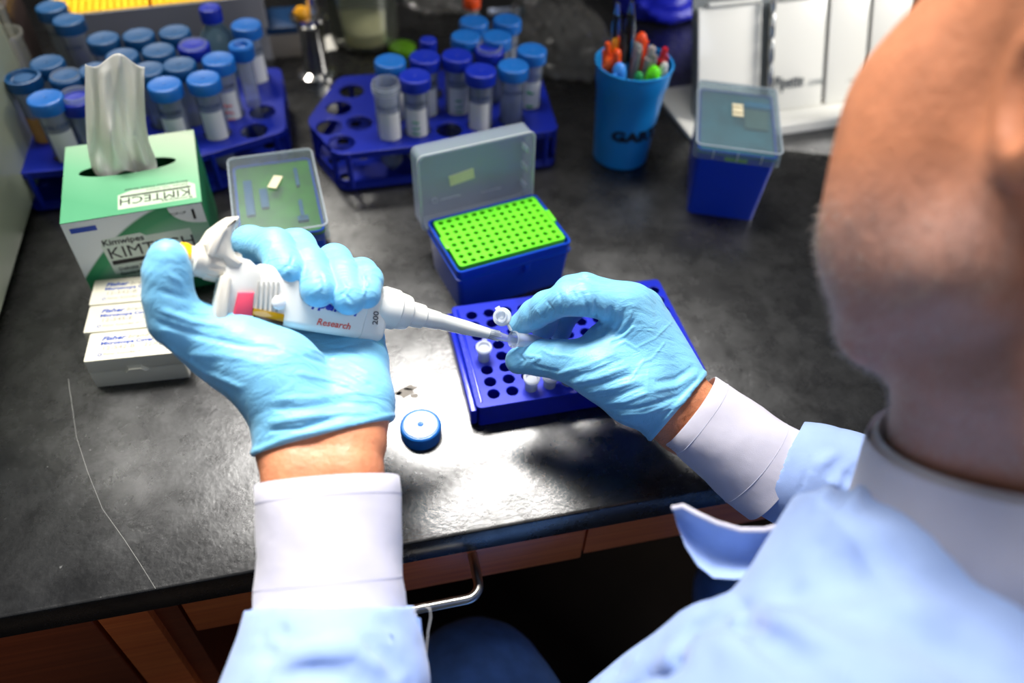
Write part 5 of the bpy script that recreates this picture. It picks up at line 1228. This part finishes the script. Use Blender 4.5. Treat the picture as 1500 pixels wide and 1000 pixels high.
G().sweep(rimp, .0016, 8).obj('flap_edge', cuff_m, proot)

# trousers and shoes
tf = smin([caps(LHIP, LK, .090, .072), caps(LK, LA+np.array([0, 0, .02]), .068, .055), caps(RHIP, RK, .090, .072), caps(RK, RA_+np.array([0, 0, .02]), .068, .055), caps(PEL-np.array([0, 0, .03]), LHIP, .125, .09), caps(PEL-np.array([0, 0, .03]), RHIP, .125, .09)], .02)
tk = np.random.default_rng(5).normal(0, 1, (5, 3))*30
tf2 = lambda p: tf(p)-.006*(sum(np.abs(np.sin(p @ tk[i]+i)) for i in range(5))/5-.64)
V, Q = isosurface(tf, (-.02, -.36, .08), (.62, .48, .85), .008, f2=tf2); npmesh('trousers', V, Q, fabric_material('denim_blue', (104, 150, 222), .3), proot, po)
for k, a_ in enumerate((LA, RA_)):
    sf = smin([caps(a_+np.array([0, -.03, -.045]), a_+np.array([.0, .10, -.070]), .042, .036), caps(a_, a_+np.array([0, -.02, -.05]), .042, .045), caps(a_+np.array([.0, .10, -.070]), a_+np.array([.01, .155, -.076]), .036, .030)], .02)
    sf = cut(sf, (0, 0, .0015), (0, 0, -1)); V, Q = isosurface(sf, a_-np.array([.12, .14, .13]), a_+np.array([.12, .24, .1]), .005); npmesh('shoe', V, Q, mat('shoe_brown', (70, 44, 30), .4), proot, po)
# the stool under the person
sto = thing('lab_stool', 'round black lab stool under the seated person', 'stool', (.335, -.15, 0))
G().lathe([(.15, .440), (.172, .445), (.176, .46), (.174, .485), (.16, .495)], 40).obj('seat', mat('black_vinyl', (24, 24, 26), .5), sto)
G().lathe([(.028, .05), (.028, .25), (.020, .25), (.020, .4395)], 24).obj('column', steel, sto)
for k in range(5):
    a = 2*PI*k/5+.3; G().sweep([(0, 0, .075), (.12*math.cos(a), .12*math.sin(a), .066), (.24*math.cos(a), .24*math.sin(a), .052)], [.016, .014, .011], 10).obj('leg', blackp, sto)
    G().lathe([(.012, -.011), (.024, -.010), (.024, .010), (.012, .011)], 20, Matrix.Translation((.24*math.cos(a), .24*math.sin(a), .0245)) @ Matrix.Rotation(PI/2, 4, 'X')).obj('castor', blackp, sto)

# ================================================================== THE PIPETTE
B0 = P(272, 376, .500); N0 = P(714, 488, .620); L0 = float(np.linalg.norm(N0-B0)); xa = (N0-B0)/L0
za = (CAM-P(460, 440, .55)); za = za-(za @ xa)*xa; za /= np.linalg.norm(za); ya = np.cross(za, xa)
Mp = Matrix(((xa[0], ya[0], za[0], B0[0]), (xa[1], ya[1], za[1], B0[1]), (xa[2], ya[2], za[2], B0[2]), (0, 0, 0, 1)))
pip = thing('pipette', 'white single channel pipette gripped in the left glove, its tip in the open tube', 'pipette', M=Mp)
pw = mat('pipette_white', (222, 222, 216), .35, coat=.2); pc = mat('pipette_cream', (224, 218, 204), .4)
AXX = Matrix.Rotation(PI/2, 4, 'Y')                  # lathe z -> local x
def lx(x, y=0., z=0.): return Matrix.Translation((x, y, z)) @ AXX
def loc2(px, py, d):                                 # pixel at depth -> local xy
    q = P(px, py, d)-B0; return float(q @ xa), float(q @ ya), float(q @ za)
def at_z(px, py, zz):                                # pixel on the local plane z = zz
    r = RC @ _r((px, py)); o = CAM-B0; t = (zz-o @ za)/(r @ za); q = o+r*t; return float(q @ xa), float(q @ ya)
yb = at_z(420, 408, 0)[1]
g = G().lathe([(.0003, -.006), (.0060, -.006), (.0082, -.0045), (.0088, -.001), (.0080, .0015), (.0060, .002)], 32, lx(0)); g.obj('push_button', mat('button_yellow', (250, 190, 20), .35), pip)
cx_ = [(at_z(px, py, 0)) for px, py in ((280, 382), (322, 395))]
g = G().lathe([(.0070, .0015), (.0078, .002), (.0078, .004), (.0104, .0052), (.0108, .008), (.0104, .0095), (.0106, .011), (.0112, .030), (.0105, .032)], 40, lx(0)); g.obj('control_knob', pc, pip)
g = G()
for k in range(16):
    a = 2*PI*k/16; g.box(.013, .022, -.0004, .0004, .0106, .0113, M=Matrix.Rotation(a, 4, 'X'))
g.obj('knob_ribs', pc, pip)
# hook and head outline from the photograph, given real thickness
def pxpoly(pts, z=.0): return [at_z(x, y, z) for x, y in pts]
def prism(poly, z0, z1, bev=.003):
    n = len(poly); g = G(); c = (sum(p[0] for p in poly)/n, sum(p[1] for p in poly)/n)
    def ins(e):
        out = []
        for i in range(n):
            a = Vector(poly[i-1]); b = Vector(poly[i]); c_ = Vector(poly[(i+1) % n]); t = ((b-a).normalized()+(c_-b).normalized()); t = t.normalized() if t.length > 1e-6 else (c_-b).normalized(); nrm = Vector((-t.y, t.x))
            if area2 < 0: nrm = -nrm
            out.append(b+nrm*e)
        return out
    area2 = sum(poly[i-1][0]*poly[i][1]-poly[i][0]*poly[i-1][1] for i in range(n))
    R = []
    for z, e in ((z0, bev), (z0+bev*.3, bev*.3), (z0+bev, 0), (z1-bev, 0), (z1-bev*.3, bev*.3), (z1, bev)): R.append([(p[0], p[1], z) for p in ins(e)])
    return g.loft(R)
hook = pxpoly([(345, 317), (346, 324), (338, 336), (334, 350), (335, 362), (341, 374), (352, 383), (346, 393), (328, 393), (319, 379), (298, 371), (294, 357), (306, 338), (322, 326), (335, 318)], .0)
prism(hook, -.0125, .0125, .0035).obj('finger_hook', pc, pip)
g = prism(pxpoly([(333, 333), (326, 345), (318, 362), (312, 378), (303, 372), (309, 355), (318, 341), (327, 332)], .012), .0115, .0138, .0006); g.obj('hook_rib', pc, pip)
head_ = pxpoly([(320, 386), (340, 374), (362, 380), (380, 396), (388, 415), (372, 470), (345, 468), (330, 472), (318, 452), (320, 420)], .0)
prism(head_, -.0115, .0115, .004).obj('head_block', pw, pip)
ej = pxpoly([(322, 404), (334, 402), (338, 410), (331, 464), (326, 476), (314, 470), (312, 455), (318, 425)], .010)
prism(ej, .000, .0150, .002).obj('ejector_button', pc, pip)
# handle body
bx0, bx1 = at_z(372, 420, 0)[0], at_z(560, 465, 0)[0]
yt0 = at_z(390, 388, .0)[1]; yb0 = at_z(378, 474, .0)[1]; yt1 = at_z(552, 424, 0)[1]; yb1 = at_z(545, 498, 0)[1]
def sect(x, y0, y1, zh, r, n=5): 
    return [(x, p[0]+(y0+y1)/2, p[1]) for p in [(q[0], q[1]) for q in rrect(abs(y1-y0), 2*zh, r, 0, n)]]
g = G(); ymid = lambda t: (yt0+(yt1-yt0)*t, yb0+(yb1-yb0)*t)
secs = []
for t, sc, zz in ((0, .94, .0110), (.02, 1, .0122), (.5, 1.0, .0125), (.80, .99, .0122), (.802, .975, .0118), (.815, .975, .0118), (.817, 1.0, .0122), (.97, .99, .0118), (1.0, .93, .0100)):
    a, b = ymid(t); m_2 = (a+b)/2; secs.append(sect(bx0+(bx1-bx0)*t, m_2+(a-m_2)*sc, m_2+(b-m_2)*sc, zz, .006))
g.loft(secs); g.obj('handle_body', pw, pip)
zf = .0126
def strip(pts, name, m, z=zf, th=.0006, par=None): return prism(pxpoly(pts, z), z-.001, z+th, .0002).obj(name, m, par or pip)
prism(pxpoly([(349, 428), (373, 428), (369, 468), (340, 466)], .0126), -.0122, .0134, .0015).obj('pink_tape', mat('tape_pink', (220, 66, 96), .6), pip)
strip([(371, 451), (416, 460), (414, 476), (369, 468)], 'volume_window', mat('window_olive', (150, 118, 10), .15, coat=.6), zf, .0009)
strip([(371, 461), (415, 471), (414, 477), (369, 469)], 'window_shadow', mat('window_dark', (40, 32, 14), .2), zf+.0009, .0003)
for k in range(5):
    x = 378+k*7.0; strip([(x, 412), (x+2.8, 412.6), (x+.8, 452+k*1.4), (x-2.0, 451.4+k*1.4)], 'grip_groove', mat('groove_grey', (168, 168, 164), .5), zf-.0001, .0006)
bx_, by_ = at_z(408, 443, zf); G().lathe([(.0046, -.001), (.0046, .0010), (.0038, .0016), (.0003, .0018)], 24, Matrix.Translation((bx_, by_, zf))).obj('lock_button', mat('button_clear_white', (240, 240, 240), .2, coat=.8), pip)
x_, y_ = at_z(458, 449, zf); rot_ = math.atan2(at_z(510, 460, zf)[1]-at_z(464, 448.5, zf)[1], at_z(510, 460, zf)[0]-at_z(464, 448.5, zf)[0])
x0_, y0_ = at_z(449, 446, zf); x1_, y1_ = at_z(510, 460, zf); ro = math.atan2(y1_-y0_, x1_-x0_)
lettering('eppendorf', .0078, mat('logo_blue', (20, 40, 160), .5), pip, Matrix.Translation((x0_, y0_, zf+.0001)) @ Matrix.Rotation(ro, 4, 'Z'), bold=.0004, shear=.2, sx=1.1)
x0_, y0_ = at_z(463, 475, zf); x1_, y1_ = at_z(510, 482, zf); ro = math.atan2(y1_-y0_, x1_-x0_)
lettering('Research', .0062, mat('logo_red', (226, 84, 72), .5), pip, Matrix.Translation((x0_, y0_, zf+.0001)) @ Matrix.Rotation(ro, 4, 'Z'), bold=.0001, shear=.2, sx=1.05)
x0_, y0_ = at_z(553, 476, zf); x1_, y1_ = at_z(555, 458, zf); ro = math.atan2(y1_-y0_, x1_-x0_)
lettering('200', .0056, mat('logo_grey', (80, 84, 88), .5), pip, Matrix.Translation((x0_, y0_, zf-.0002)) @ Matrix.Rotation(ro, 4, 'Z'), bold=.0001, sx=1.15)
# lower cone, shaft
xs = lambda px, py: at_z(px, py, 0)[0]
x1, x2, x3, x4, x5, x6 = xs(556, 448), xs(572, 454), xs(594, 458), xs(598, 461), xs(618, 464), xs(642, 469)
g = G().lathe([(.0130, x1-.004), (.0150, x1+.002), (.0148, x1+.012), (.0138, x1+.013), (.0130, x3-.001), (.0124, x3+.001), (.0094, x3+.003), (.0090, x5), (.0074, x5+.0015), (.0068, x6), (.0062, x6+.001), (.0056, L0-.020), (.0044, L0-.003), (.0043, L0)], 40, lx(0)); g.obj('nose_cone', pw, pip)
yc_ = (at_z(575, 456, 0)[1]); 
# disposable tip
tipend = (T0-B0)-(np.array(RC @ np.array([-.70, -.10, -.70])))*0+0
g = G().lathe([(.0037, L0-.001), (.0040, L0+.001), (.0040, L0+.006), (.0034, L0+.012), (.0027, L0+.020), (.0012, L0+.038), (.0005, L0+.050)], 24, lx(0), False, False)
tipo = g.obj('disposable_tip', thin('tip_clear', (228, 234, 242), .34, .08, .8), pip)
g = G()
for k in range(8): g.box(L0+.001, L0+.011, -.0002, .0002, .0035, .0042, M=Matrix.Rotation(2*PI*k/8, 4, 'X'))
g.obj('tip_rib', tm_, tipo)
g = G().lathe([(.0036, L0-.0), (.0036, L0+.004)], 20, lx(0)); g.obj('tip_cone', mat('cone_grey', (200, 200, 196), .4), pip)
